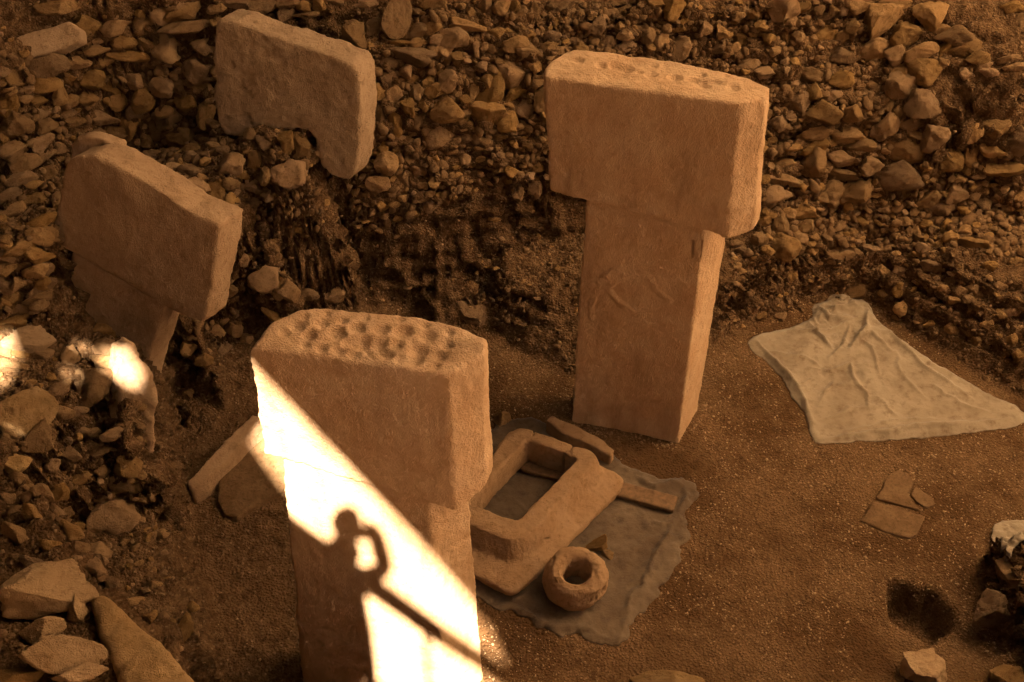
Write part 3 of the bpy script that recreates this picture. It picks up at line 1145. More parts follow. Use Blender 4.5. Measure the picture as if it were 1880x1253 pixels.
def z_cloth(V, e):
    p3 = np.stack([V[:, 0], V[:, 1], np.zeros(len(V))], 1)
    g0_ = np.minimum(zs_of(V), .12)
    z = g0_ * 0 + 0.012
    Vw = V + 0.018 * np.stack([fbm(p3 * 7, 2, 1), fbm(p3 * 7, 2, 2)], 1)
    for segs, h, w in FL:
        z = z + fold_height(Vw, segs, h, w)
    near = np.exp(-((V[:, 0] - top_c.x) ** 2 + ((V[:, 1] - top_c.y) * 1.3) ** 2) / .30)
    z += 0.035 * near * np.clip(ridged(p3 * np.array([6, 4.5, 1]) + fbm(p3 * 4, 2, 3)[:, None], 2, 4) - .35, 0, 2)
    z += 0.010 * fbm(p3 * 2.3, 2, 9) + 0.006 * fbm(p3 * 7, 3, 10) + 0.010 + 0.007 * np.clip(ridged(p3 * 5 + .6 * fbm(p3 * 4, 2, 35)[:, None], 3, 36) - 1.0, 0, 1)
    z += 0.008 * np.clip(1 - e / .05, 0, 1) * (0.6 + 0.8 * fbm(p3 * 5, 2, 14))
    lie = np.clip(e / .045, 0.12, 1)
    return g0_ + np.maximum(z * lie, .003)


sheet('canvas_sheet', [(p.x, p.y) for p in cl], 0.0125, z_cloth, M_CLOTH, 'crumpled cream canvas sheet spread on the floor below the bank', 'cloth')

fe_px = [(905, 790), (912, 768), (935, 766), (1000, 770), (1090, 800), (1150, 856), (1180, 868), (1230, 880), (1278, 878), (1282, 905), (1262, 930), (1268, 970), (1252, 1000), (1245, 1040), (1205, 1095), (1180, 1125), (1158, 1160), (1140, 1183), (1100, 1178),
         (1075, 1170), (1060, 1160), (1035, 1170), (1000, 1158), (960, 1130), (900, 1108), (850, 1090), (820, 1040), (850, 900)]
fe = [at_z(px, py, 0.02) for px, py in smooth_poly(fe_px, 1)]
FL2 = fold_lines([([(1240, 920), (1238, 950), (1222, 985), (1190, 1050), (1160, 1100), (1135, 1175)], .032, .02), ([(1160, 872), (1200, 890), (1240, 885), (1262, 890)], .04, .024), ([(1262, 888), (1255, 930), (1240, 960)], .03, .02),
                  ([(1195, 955), (1225, 960), (1236, 945)], .025, .018), ([(890, 1100), (960, 1125), (1010, 1150), (1060, 1152), (1130, 1176)], .022, .018), ([(1170, 900), (1215, 905)], .02, .02)], .02)


def z_felt(V, e):
    p3 = np.stack([V[:, 0], V[:, 1], np.zeros(len(V))], 1)
    g1_ = zs_of(V)
    z = g1_ * 0 + 0.008
    w2 = V + 0.025 * np.stack([fbm(p3 * 8, 2, 1), fbm(p3 * 8, 2, 2)], 1)
    for segs, h, w in FL2:
        z = z + fold_height(w2, segs, h, w)
    z += 0.010 * np.clip(1 - e / .12, 0, 1) * np.clip(ridged(p3 * 10, 3, 9), -0.2, 2)
    z += 0.004 * fbm(p3 * 9, 3, 10) + 0.010 * np.clip(ridged(p3 * np.array([5, 3.4, 1]) + .6 * fbm(p3 * 4, 2, 37)[:, None], 3, 19) - .7, 0, 2)
    return g1_ + np.maximum(z * np.clip(e / .035, .2, 1), .004)


sheet('felt_sheet', [(p.x, p.y) for p in fe], 0.016, z_felt, M_FELT, 'frayed grey felt sheet under the stone frame and ring', 'cloth', .004, .03)

sc_px = [(1824, 968), (1840, 958), (1875, 962), (1900, 972), (1905, 1000), (1870, 1003), (1850, 1030), (1838, 1062), (1826, 1050), (1836, 1000)]
scp = [hit(px, py)[0] for px, py in sc_px]


def z_scrap(V, e):
    p3 = np.stack([V[:, 0], V[:, 1], np.zeros(len(V))], 1)
    return zs_of(V) + 0.03 + 0.02 * np.clip(ridged(p3 * 9, 2, 3), 0, 1.5)


try:
    sheet('canvas_scrap', [(p.x, p.y) for p in scp], 0.014, z_scrap, M_CLOTH, 'small pale cloth draped over the dark lump at the right edge', 'cloth')
except Exception as ex:
    print('scrap failed', ex)


# flat broken slab let into the floor
def zH(x, y): return (1180 + x / 2.666, 783 + y / 2.666)


fl = empty('broken_slab', at_z(1650, 930, 0), 'flat stone slab broken into three pieces lying on the gravel floor', 'slab')
fl['kind'] = 'thing'
for k, o in enumerate(([(1200, 240), (1255, 210), (1308, 240), (1328, 275), (1300, 330), (1328, 376), (1380, 416), (1250, 382), (1142, 350), (1170, 300)],
                       [(1337, 287), (1420, 350), (1435, 378), (1392, 402), (1338, 368), (1310, 332)],
                       [(1130, 364), (1250, 398), (1383, 438), (1345, 528), (1310, 545), (1200, 520), (1062, 458)])):
    top = [at_z(*zH(*p), .022) for p in o]
    bot = [Vector((p.x, p.y, -.05)) for p in top]
    me = weather(loft('piece', [bot, top]), 0.011, 3, 0.003, 0.004, 0.02, 60 + k)
    mk('piece', me, M_FILL, fl)

# long stone and leaning slab beside the near pillar
q = [at_z(px, py, z) for px, py, z in ((486, 764, .32), (462, 762, .34), (430, 792, .33), (385, 838, .30), (342, 884, .25), (350, 897, .24), (372, 884, .25), (420, 838, .28), (462, 796, .30), (488, 776, .31))]
me = weather(loft('long_stone', [[p - Vector((0, 0, .3)) for p in q], q]), 0.012, 8, 0.006, 0.012, 0.02, 71)
mk('long_stone', me, M_LEAN, None, 'long narrow stone lying across the trench behind the sunlit pillar', 'stone')
q = [at_z(px, py, z) for px, py, z in ((404, 868, .10), (440, 832, .12), (480, 800, .15), (545, 800, .15), (560, 860, .11), (515, 902, .08), (470, 925, .065), (435, 950, .05), (412, 945, .055), (398, 920, .07))]
me = weather(loft('tilted_slab', [[p - Vector((0, 0, .2)) for p in q], q]), 0.012, 5, 0.006, 0.012, 0.025, 72)
mk('tilted_slab', me, M_FILL, None, 'flat stone slab lying in the trench beside the long narrow stone', 'slab', None, 'thing')

# cracked mud-plaster face at the end of the ledge
pf = [(225, 662), (252, 655), (272, 690), (286, 735), (284, 800), (278, 860), (268, 905), (236, 908), (212, 860), (216, 780), (220, 720)]
n_p = Vector((0.25, -0.9, 0.35)).normalized()
p_p = at_z(262, 700, 1.42)
Fp = [on_plane(px, py, p_p, n_p) for px, py in pf]


def plaster(co, no):
    r = ridged(co * np.array([9, 9, 3.5]), 3, 12)
    return 0.02 * fbm(co * 7, 3, 5) - 0.035 * np.clip(r - 1.15, 0, .5)


me = weather(loft('plaster_facing', [Fp, [p + Vector((-0.16, 0.22, 0)) for p in Fp]]), 0.013, 4, 0.008, 0.03, 0.02, 73, plaster)
mk('plaster_facing', me, M_LEAN, None, 'cracked grey mud plaster edge hanging at the end of the ledge', 'plaster')


# ------------------------------------------------------------------ rubble stones
def rock_mesh(name, seed, cuts, sub=4, flat=1.0, nz=0.075, span=(.46, .86)):
    rng = np.random.default_rng(seed)
    bm = bmesh.new()
    bmesh.ops.create_icosphere(bm, subdivisions=sub, radius=1.0)
    me = bpy.data.meshes.new(name)
    bm.to_mesh(me); bm.free()
    co = get_co(me)
    dirs = rng.normal(size=(cuts, 3)); dirs /= np.linalg.norm(dirs, axis=1)[:, None]
    for dr in dirs:
        off = rng.uniform(*span)
        q = co @ dr - off
        co = co - np.clip(q, 0, None)[:, None] * dr
    co = smooth_co(me, co, 2, 0.5)
    r = np.linalg.norm(co, axis=1)[:, None]
    co = co + co / r * (nz * fbm(co * 1.7 + seed, 2, seed) + nz * .8 * fbm(co * 4.5 + seed, 4, seed + 1, .62))[:, None]
    lo, hi = co.min(0), co.max(0)
    co = (co - (lo + hi) / 2) / ((hi - lo) / 2)
    set_co(me, co)
    shade(me)
    me.materials.append(M_ROCK)
    return me


ROCKS = [rock_mesh('stone', 100 + k, 10 + k % 9) for k in range(36)]
ANGULAR = [rock_mesh('boulder', 700 + k, 13 + k % 5, 5, 1.0, .05, (.34, .72)) for k in range(12)]


def frame_of(px, py):
    d0 = ray(px, py).normalized()
    X = Vector((1, 0, 0))
    X = (X - d0 * X.dot(d0)).normalized()
    Y = d0.cross(X); Y = -Y if Y.z < 0 else Y
    return X, Y, -d0


PLACED = []          # (location, radius)


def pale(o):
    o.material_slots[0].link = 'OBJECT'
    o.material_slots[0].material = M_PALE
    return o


def put_stone(px, py, w, h, rot, parent, name='stone', label=None, cat=None, prom=0.12, depth=None, variant=None, group=None):
    loc, nrm = hit(px, py)
    s = (loc - EYE).dot(Vector((0, CP, -SP))) / FPX
    X, Y, Z = frame_of(px, py)
    a = math.radians(-rot)
    X2 = X * math.cos(a) + Y * math.sin(a)
    Y2 = -X * math.sin(a) + Y * math.cos(a)
    sx, sy = w * s / 2 * 1.16, h * s / 2 * 1.16
    sz = depth if depth else min(sx, sy) * random.uniform(.8, 1.15)
    sz = max(sz, .5 * max(sx, sy))
    me = variant or random.choice(ROCKS if parent is not None else ANGULAR)
    o = bpy.data.objects.new(name, me)
    c = loc + nrm * (sz * prom)
    R = Matrix((X2, Y2, Z)).transposed().to_4x4()
    M = Matrix.Translation(c) @ R @ Matrix.Diagonal((sx * random.choice((-1, 1)), sy * random.choice((-1, 1)), sz, 1))
    if M.determinant() < 0:
        M = Matrix.Translation(c) @ R @ Matrix.Diagonal((sx, sy, sz, 1))
    COL.objects.link(o)
    if parent is not None:
        o.parent = parent
        M = Matrix.Translation(-parent.location) @ M
    o.matrix_local = M
    tag(o, label, cat, group)
    PLACED.append((c, max(sx, sy)))
    return o


def trace(region, rows, parent):
    ox, oy, k = region
    for r in rows:
        x, y, w, h = r[:4]
        rot = r[4] if len(r) > 4 else random.uniform(-15, 15)
        put_stone(ox + x / k, oy + y / k, w / k, h / k, rot, parent)


A_ = (0, 0, 2.666); B_ = (600, 0, 2.666); C_ = (1180, 0, 2.666); D_ = (0, 400, 2.666); F_ = (1180, 400, 2.666); G_ = (0, 783, 2.666)


def wall(loc, label):
    o = empty('dry_stone_wall', loc, label, 'stone wall')
    o['kind'] = 'thing'
    return o


w_left = wall((-4.2, 9.3, 1.5), 'curving dry stone wall with a long slab on top behind the leaning pillar')
w_mid = wall((-2.5, 8.7, .3), 'low rubble stone wall joining the leaning pillar and the half buried pillar')
w_back = wall((-.4, 9.3, .6), 'rough stone wall behind the fox pillar, beside the half buried pillar')
w_slope = wall((1.5, 9.9, 2.0), 'loose rubble slope of small stones along the top of the picture')
w_right = wall((3.6, 9.5, 1.0), 'broken corner of boulder walling above the cream sheet')
w_stack = wall((-4.0, 6.9, 1.6), 'neatly stacked flat stone wall beside the leaning pillar')
w_near = wall((-3.2, 5.6, .6), 'crumbling stone wall end with patches of sunlight beside the trench')
w_bank = wall((3.5, 8.6, .1), 'low earth bank studded with stones around the cream sheet')

trace(A_, [(430, 145, 150, 110, 10), (560, 140, 130, 70, -20), (470, 200, 110, 40, -15), (460, 250, 140, 50, -10), (610, 200, 120, 80, 0), (640, 275, 200, 50, 5), (720, 225, 75, 70, 0),
           (700, 130, 100, 90, 20), (695, 65, 60, 45, -20), (775, 70, 95, 105, 10), (900, 70, 180, 85, -20), (860, 40, 90, 35, -15), (930, 120, 290, 65, -12), (1060, 40, 90, 50, -15), (1000, 235, 130, 80, -5),
           (985, 330, 170, 130, -20), (980, 430, 180, 80, 20), (240, 320, 175, 110, 5), (220, 405, 140, 90, 0), (70, 380, 130, 90, -10), (115, 435, 90, 50, 0), (165, 500, 120, 70, -15), (40, 520, 110, 110, -30),
           (120, 490, 70, 40, -10), (290, 475, 70, 110, 10), (360, 490, 90, 60, -10), (380, 310, 120, 60, 0), (490, 310, 120, 50, -10), (440, 390, 130, 90, 0), (540, 420, 90, 90, 0), (575, 500, 120, 85, 0), (650, 400, 90, 80, 20),
           (700, 490, 95, 120, 15), (790, 430, 110, 95, 0), (870, 440, 80, 90, 10), (910, 500, 110, 90, 20), (670, 545, 90, 120, 30), (630, 620, 80, 130, 20), (755, 630, 95, 110, 10), (800, 550, 80, 60, 0), (850, 570, 70, 80, 10),
           (1000, 560, 80, 130, 30), (1030, 620, 100, 60, 20), (885, 670, 115, 115, 10), (710, 690, 70, 70, 0), (540, 650, 140, 80, 15), (500, 575, 150, 70, 5), (90, 620, 130, 120, 20), (200, 560, 110, 60, -15), (210, 620, 120, 70, -30),
           (200, 705, 140, 80, -25), (60, 740, 130, 90, -30), (20, 670, 50, 70, 0), (120, 800, 150, 80, -25), (90, 880, 160, 80, -20), (220, 760, 100, 50, -20), (330, 560, 90, 60, 0), (370, 600, 110, 50, 0), (300, 720, 90, 60, -20),
           (20, 350, 60, 50, 0), (330, 390, 60, 60), (430, 480, 90, 70), (150, 900, 120, 60, -20), (40, 960, 120, 60, -15), (230, 850, 90, 60, -20), (160, 980, 110, 60, -10), (60, 1030, 120, 60, -20)], w_left)
trace(A_, [(1170, 15, 150, 70, -5), (1280, 30, 130, 80, 0), (1410, 15, 110, 50, -10), (1400, 80, 100, 90, 0), (1490, 35, 70, 55, 0), (1640, 10, 90, 40, 0), (1560, 20, 60, 60, 0), (1320, 80, 70, 40, 0), (1500, 80, 120, 30, -5), (1060, 110, 60, 40, 0)], w_slope)
trace(A_, [(750, 770, 100, 60, 10), (850, 825, 90, 50, 0), (930, 840, 110, 60, 10), (940, 770, 70, 50, 0), (990, 870, 80, 40, 0), (1090, 740, 70, 55, 0), (1050, 720, 70, 40, 10), (1340, 590, 75, 50, 0), (1230, 655, 70, 55, 0),
           (1300, 700, 100, 80, 10), (1390, 700, 90, 110, 20), (1470, 730, 100, 140, 10), (1130, 810, 130, 110, -30), (1250, 790, 80, 120, 0), (1410, 850, 160, 130, 10), (1300, 870, 60, 80, 0), (960, 920, 120, 80, 25), (1060, 940, 80, 130, -10),
           (1130, 900, 80, 60, 0), (1240, 910, 90, 70, 0), (1140, 980, 70, 60, 0), (1235, 1000, 60, 60, 0), (1140, 1030, 70, 80, 20), (1190, 850, 60, 50, 0), (1010, 790, 60, 40), (1180, 730, 60, 40), (1310, 960, 60, 60), (1450, 960, 80, 70), (870, 770, 60, 40)], w_mid)
trace(D_, [(1300, 300, 150, 120, 5), (1380, 300, 60, 90, 20), (1420, 360, 100, 110, 0), (1355, 370, 80, 60, 10), (1525, 375, 80, 60, 15), (1640, 380, 110, 70, -10), (1190, 210, 50, 60), (1340, 480, 130, 50, 40), (930, 640, 90, 70), (1050, 560, 90, 60),
           (1000, 700, 80, 60), (1100, 640, 70, 60), (1150, 540, 80, 90), (1210, 600, 60, 60), (1080, 410, 50, 60), (1130, 350, 60, 70), (920, 870, 50, 60), (1100, 320, 50, 50)], w_mid)
trace(D_, [(60, 175, 180, 95, -20), (150, 150, 60, 80, 0), (30, 250, 90, 70, -10), (130, 235, 110, 70, -20), (180, 265, 120, 80, -15), (30, 330, 80, 90, -40), (200, 340, 150, 60, -25), (190, 400, 140, 50, -20), (70, 400, 150, 90, -35),
           (80, 450, 120, 60, -20), (130, 470, 190, 70, -25), (190, 180, 130, 80, -5), (190, 90, 120, 80, 10), (215, 250, 90, 70, 0), (215, 320, 70, 70, 20), (100, 320, 80, 60, -20), (20, 430, 60, 60), (60, 520, 140, 60, -15), (20, 120, 80, 60, -10), (190, 420, 90, 60, -15)], w_stack)
trace(A_, [(210, 1090, 140, 60, -25), (100, 1220, 160, 70, -30), (210, 1150, 130, 80, 0), (30, 1200, 60, 50, 0), (230, 1170, 110, 70, 0)], w_stack)
trace(D_, [(520, 640, 190, 95, -5), (530, 545, 255, 105, -8), (545, 715, 170, 75, 5), (420, 815, 190, 190, 20), (345, 690, 80, 120, 10), (105, 675, 90, 50, 5), (210, 675, 100, 60, -5), (100, 740, 190, 70, 5), (290, 840, 90, 60, -10), (235, 865, 70, 40, 0),
           (370, 950, 110, 60, 0), (620, 760, 90, 90), (30, 660, 90, 80), (240, 780, 60, 40), (600, 860, 80, 100), (300, 950, 120, 60)], w_near)
trace(G_, [(290, 320, 80, 80, 0), (620, 290, 140, 80, 5), (625, 195, 120, 110, 0), (545, 470, 240, 190, -40), (480, 620, 100, 100, -30), (500, 350, 80, 60), (380, 490, 60, 40), (540, 400, 50, 50), (570, 330, 60, 40), (400, 250, 90, 60), (330, 420, 60, 60),
           (500, 220, 70, 60), (800, 540, 60, 70), (800, 630, 70, 50), (660, 860, 90, 40), (760, 780, 60, 40), (940, 880, 60, 50), (730, 940, 60, 50), (900, 1000, 80, 150), (480, 120, 110, 60), (560, 40, 120, 60), (340, 130, 110, 70), (430, 30, 110, 60), (250, 190, 80, 60)], w_near)
trace(B_, [(235, 140, 80, 100, 10), (430, 160, 120, 80, -15), (525, 135, 80, 60, 0), (690, 120, 170, 65, 5), (620, 190, 140, 90, 0), (530, 195, 70, 60, 0), (560, 270, 110, 100, 0), (410, 270, 220, 80, 10), (345, 215, 140, 40, 0),
           (450, 215, 80, 50, 0), (310, 305, 120, 90, -15), (310, 395, 120, 75, -5), (390, 350, 60, 70, -15), (430, 385, 70, 90, 10), (330, 460, 90, 80, 0), (490, 400, 60, 60, 0), (600, 400, 90, 105, 0), (530, 440, 100, 60, -20),
           (440, 455, 60, 80, 20), (480, 515, 60, 70, 0), (395, 525, 65, 85, 0), (250, 450, 60, 80, 10), (260, 555, 40, 85, 0), (330, 600, 60, 140, -15), (465, 600, 80, 70, -30), (590, 530, 150, 120, 0), (560, 660, 140, 120, 0),
           (715, 450, 50, 110, 25), (800, 440, 120, 180, 20), (780, 555, 180, 120, -10), (885, 605, 95, 100, -15), (975, 540, 90, 110, 0), (940, 450, 140, 60, -20), (900, 370, 140, 130, 10), (860, 265, 90, 70, 10),
           (920, 215, 120, 75, 0), (990, 255, 110, 60, 15), (830, 165, 80, 55, 0), (770, 225, 45, 60, 0), (730, 240, 40, 110, -10), (710, 265, 50, 60, 0), (640, 285, 60, 60, 0), (650, 600, 60, 60, 0), (680, 670, 70, 50, 0),
           (750, 680, 80, 70, 0), (260, 665, 75, 50, 0), (275, 720, 50, 50, 0), (295, 800, 110, 110, 0), (250, 900, 110, 70, 0), (380, 880, 80, 90, 0), (450, 840, 80, 70, 0), (500, 1010, 80, 70, 0), (275, 1005, 60, 55, 0), (905, 845, 60, 60, 0),
           (1015, 925, 65, 100, 0), (930, 950, 60, 70, 0), (820, 1075, 60, 30, 0), (1060, 1075, 50, 30, 0), (1060, 490, 80, 120, 0), (700, 350, 60, 60), (760, 330, 60, 50), (780, 400, 50, 60), (680, 500, 50, 60), (1020, 330, 60, 60), (1030, 400, 60, 60)], w_back)
trace(B_, [(200, 20, 130, 50, 0), (520, 20, 120, 70, 10), (430, 55, 70, 35, 0), (715, 70, 60, 60, 0), (770, 25, 70, 70, 0), (850, 30, 90, 80, 0), (920, 30, 50, 50, 0), (960, 60, 50, 50, 0), (1015, 50, 50, 85, 0), (1130, 30, 150, 80, 0), (1130, 120, 60, 60, 0),
           (1100, 180, 80, 50, 0), (1090, 235, 80, 50, -15), (1215, 215, 80, 60, 0), (1320, 130, 90, 90, 0), (1370, 210, 80, 60, 0), (1460, 235, 80, 60, 0), (1465, 165, 80, 60, 0), (1420, 10, 100, 40, 0), (1470, 40, 60, 40, 0),
           (1610, 20, 80, 70, 0), (1700, 40, 110, 130, 0), (1570, 170, 80, 90, 0), (1640, 200, 70, 90, 0), (1735, 240, 100, 110, 0), (1750, 100, 40, 40, 0)], w_slope)
trace(C_, [(310, 140, 60, 70, 0), (395, 155, 60, 70, 0), (370, 230, 80, 60, -25), (525, 310, 100, 70, 0), (490, 190, 80, 60, 0), (470, 80, 60, 50, 0), (540, 65, 70, 60, 0), (680, 40, 140, 110, -15), (690, 180, 70, 70, 0),
           (760, 190, 60, 60, 0), (790, 30, 60, 50, 0), (860, 50, 60, 50, 0), (900, 90, 80, 45, -15), (900, 165, 90, 95, 10), (975, 175, 65, 65, 0), (1030, 130, 60, 60, 0), (985, 50, 40, 50, 0), (1060, 30, 110, 80, -10),
           (940, 40, 50, 60, 0), (780, 295, 40, 40, 0), (620, 200, 60, 60), (580, 130, 60, 50), (720, 110, 70, 60), (640, 250, 60, 50), (830, 200, 50, 70), (700, 300, 50, 60), (600, 360, 90, 60), (450, 240, 60, 50)], w_slope)
trace(C_, [(980, 270, 125, 75, 0), (820, 370, 120, 70, 5), (970, 390, 120, 80, 0), (845, 445, 75, 80, 0), (930, 470, 80, 60, 0), (765, 500, 110, 120, 0), (890, 545, 160, 110, 0), (1030, 560, 90, 80, 0), (665, 590, 100, 100, 0),
           (850, 640, 150, 85, -5), (1000, 660, 155, 80, 0), (840, 720, 130, 70, -15), (1060, 720, 140, 70, 5), (840, 790, 125, 150, 15), (985, 770, 150, 85, 3), (960, 850, 170, 65, 5), (695, 875, 175, 80, 5), (660, 950, 130, 80, -5),
           (690, 810, 110, 60, 0), (900, 960, 140, 130, 0), (1040, 950, 130, 110, 0), (610, 1000, 80, 70, 0), (715, 1050, 70, 60, 0), (800, 1030, 110, 100, 30), (670, 1100, 80, 110, -25), (590, 1075, 70, 60, 0),
           (1230, 30, 150, 80, 0), (1300, 170, 150, 120, 0), (1450, 150, 90, 50, -10), (1520, 190, 190, 100, -5), (1360, 255, 150, 80, -10), (1485, 240, 110, 60, -35), (1575, 245, 150, 90, -15), (1240, 270, 110, 100, 0),
           (1140, 240, 150, 100, 0), (1640, 285, 110, 60, 0), (1465, 315, 60, 60, 0), (1375, 355, 150, 120, 15), (1260, 435, 140, 150, -20), (1380, 510, 155, 130, 10), (1250, 360, 70, 100, 20), (1210, 610, 90, 110, 0), (1310, 610, 120, 70, -5),
           (1330, 665, 100, 40, 10), (1160, 650, 80, 90, 0), (1300, 740, 180, 120, 5), (1430, 680, 120, 130, 0), (1120, 820, 100, 90, 0), (1260, 850, 220, 140, 5), (1585, 360, 70, 60, 0), (1690, 360, 90, 45, 10), (1670, 320, 70, 30, 0),
           (1790, 290, 100, 40, -5), (1820, 330, 110, 40, 0), (1520, 625, 140, 70, 5), (1620, 650, 80, 90, 0), (1725, 630, 120, 95, 15), (1850, 680, 130, 140, -10), (1720, 740, 160, 70, 15), (1620, 760, 80, 110, -20), (1510, 780, 100, 100, 0),
           (1590, 830, 70, 60, 0), (1770, 830, 180, 70, 5), (1440, 910, 80, 80, 0), (1280, 950, 90, 60, 0), (1400, 970, 110, 85, 0), (1540, 940, 110, 110, 0), (1470, 1020, 110, 70, 0), (1810, 40, 110, 60, 0), (1840, 110, 80, 90, 0), (1250, 545, 50, 60, 0), (1200, 525, 50, 60, 0)], w_right)
trace(F_, [(690, 155, 150, 130, 0), (570, 120, 80, 80, 0), (460, 130, 70, 40, 0), (480, 160, 50, 40, 0), (520, 170, 50, 40, 0), (435, 185, 40, 30, 0), (825, 165, 80, 45, 0), (970, 185, 130, 85, 0), (900, 115, 60, 70, 0), (800, 40, 80, 60, 0),
           (1120, 170, 100, 70, -5), (1040, 355, 110, 70, 5), (735, 290, 50, 60, 0), (480, 260, 50, 30, 0), (1620, 130, 140, 60, 0), (1500, 40, 70, 60, 0), (1510, 95, 70, 60, 0), (1420, 235, 110, 60, 0), (1250, 355, 50, 70, 0),
           (1185, 375, 60, 60, 0), (1810, 455, 70, 50, 0), (1260, 450, 60, 70, 0), (1520, 550, 70, 80, 0), (670, 490, 60, 50, 0), (580, 480, 50, 40, 0), (1500, 320, 60, 50), (1560, 360, 60, 45), (1610, 350, 60, 45), (1650, 385, 60, 40), (1590, 400, 50, 40),
           (1530, 400, 60, 40), (1470, 350, 50, 40), (1300, 190, 50, 40), (1370, 150, 60, 50), (1700, 240, 70, 50), (1750, 330, 60, 50), (1820, 220, 70, 50), (1350, 100, 50, 40), (1430, 60, 60, 40), (1260, 260, 60, 50), (1180, 260, 50, 60), (1750, 470, 60, 50), (1680, 520, 60, 50), (1800, 600, 60, 60), (1840, 680, 60, 60), (1640, 600, 60, 60), (1400, 520, 50, 40)], w_bank)

for px, py, w, h in ((40, 884, 46, 22), (78, 906, 44, 26), (100, 938, 46, 28), (126, 975, 50, 30), (150, 1012, 52, 30), (172, 1046, 48, 32), (20, 920, 40, 24), (60, 950, 50, 30), (30, 985, 60, 34), (95, 1005, 44, 28), (60, 1035, 50, 26), (120, 1050, 40, 26), (200, 1075, 40, 30)):
    put_stone(px, py, w, h, 40, w_near)

# single stones that stand out
put_stone(105, 12, 76, 26, 0, None, 'boulder', 'rounded boulder on bare earth at the top left corner', 'boulder', .4)
q = [on_plane(px, py, hit(75, 90)[0] + Vector((0, -.06, .05)), Vector((.1, -.75, .65)).normalized()) for px, py in ((-40, 100), (0, 82), (60, 58), (125, 40), (148, 52), (150, 72), (110, 92), (40, 112), (-40, 132))]
me = weather(loft('long_slab', [q, [p + Vector((-.02, .16, -.14)) for p in q]]), 0.016, 5, 0.008, 0.012, 0.03, 76)
mk('long_slab', me, M_OLD, None, 'long flat slab lying along the top of the curved wall', 'slab', None, 'thing')
pale(put_stone(319, 90, 56, 48, 5, None, 'stone_block', 'pale cubic stone block below the wall top, by the half buried pillar', 'stone', .5))
put_stone(652, 60, 42, 48, 5, None, 'stone_block', 'square stone block standing alone on earth above the back wall', 'stone', .6)
put_stone(726, 34, 50, 68, 5, None, 'boulder', 'upright pointed boulder beside the square block at the top', 'boulder', .5)
put_stone(1622, 43, 68, 56, -30, None, 'boulder', 'large smooth tilted boulder at the top of the rubble slope', 'boulder', .5)
put_stone(1703, 26, 56, 52, 0, None, 'boulder', 'big rounded boulder on the upper corner of the broken walling', 'boulder', .5)
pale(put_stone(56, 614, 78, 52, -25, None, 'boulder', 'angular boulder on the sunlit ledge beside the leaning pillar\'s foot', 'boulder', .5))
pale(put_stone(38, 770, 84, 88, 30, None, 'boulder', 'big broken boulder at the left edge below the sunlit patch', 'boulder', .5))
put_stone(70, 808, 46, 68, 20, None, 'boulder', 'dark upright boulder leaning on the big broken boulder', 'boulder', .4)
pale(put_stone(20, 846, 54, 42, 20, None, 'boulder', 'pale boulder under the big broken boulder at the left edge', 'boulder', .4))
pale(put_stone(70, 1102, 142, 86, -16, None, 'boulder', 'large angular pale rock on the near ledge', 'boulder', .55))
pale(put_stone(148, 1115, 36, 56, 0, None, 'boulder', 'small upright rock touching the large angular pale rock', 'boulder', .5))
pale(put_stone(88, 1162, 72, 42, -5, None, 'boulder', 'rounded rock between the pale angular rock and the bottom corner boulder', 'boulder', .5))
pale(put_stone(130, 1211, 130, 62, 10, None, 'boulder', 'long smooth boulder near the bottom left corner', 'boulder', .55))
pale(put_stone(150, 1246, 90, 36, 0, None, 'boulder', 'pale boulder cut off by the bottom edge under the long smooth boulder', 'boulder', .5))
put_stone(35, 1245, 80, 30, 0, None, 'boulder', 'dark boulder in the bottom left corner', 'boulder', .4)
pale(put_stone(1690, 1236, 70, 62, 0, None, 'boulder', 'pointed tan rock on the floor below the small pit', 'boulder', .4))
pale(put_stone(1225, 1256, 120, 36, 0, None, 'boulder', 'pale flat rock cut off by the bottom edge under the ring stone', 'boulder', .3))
put_stone(1850, 1250, 60, 40, 0, None, 'boulder', 'small tan rock in the bottom right corner', 'boulder', .4)
put_stone(1862, 1075, 76, 100, 20, None, 'boulder', 'dark earthy boulder at the right edge under the draped cloth', 'boulder', -.3)
put_stone(1825, 1115, 60, 60, 0, None, 'boulder', 'dark lump of rock beside the earthy boulder at the right edge', 'boulder', .2)
put_stone(862, 578, 52, 44, 0, None, 'boulder', 'round brown boulder at the foot of the back wall', 'boulder', .4)
put_stone(921, 774, 30, 26, 0, None, 'boulder', 'small grey stone behind the far corner of the stone frame', 'stone', .4)
q = [at_z(px, py, .16) for px, py in ((1003, 772), (1012, 762), (1060, 782), (1108, 806), (1130, 826), (1122, 838), (1080, 814), (1035, 796))]
me = weather(loft('broken_stone', [[Vector((p.x, p.y, 0)) for p in q], q]), 0.012, 6, 0.006, 0.01, 0.02, 75)
mk('broken_stone', me, M_FRAME, None, 'low curved broken stone hugging the far side of the carved frame', 'stone')
put_stone(1094, 1010, 44, 24, -25, None, 'stone_peg', 'short peg-like stone touching the back of the ring stone', 'stone', .7)
put_stone(1116, 1021, 22, 16, 20, None, 'pebble', 'small dark stone next to the peg-like stone on the felt', 'stone', .5)
# smooth broad slab forming the lip of the near ledge
q = [at_z(px, py, 2.68) for px, py in ((165, 1100), (190, 1092), (245, 1135), (310, 1195), (370, 1264), (330, 1300), (240, 1290), (205, 1215), (180, 1160))]
me = weather(loft('ledge_slab', [[p - Vector((0, 0, .25)) for p in q], q]), 0.016, 7, 0.010, 0.02, 0.02, 81)
mk('ledge_slab', me, M_PALE, None, 'broad worn slab along the lip of the near ledge', 'slab', None, 'thing')

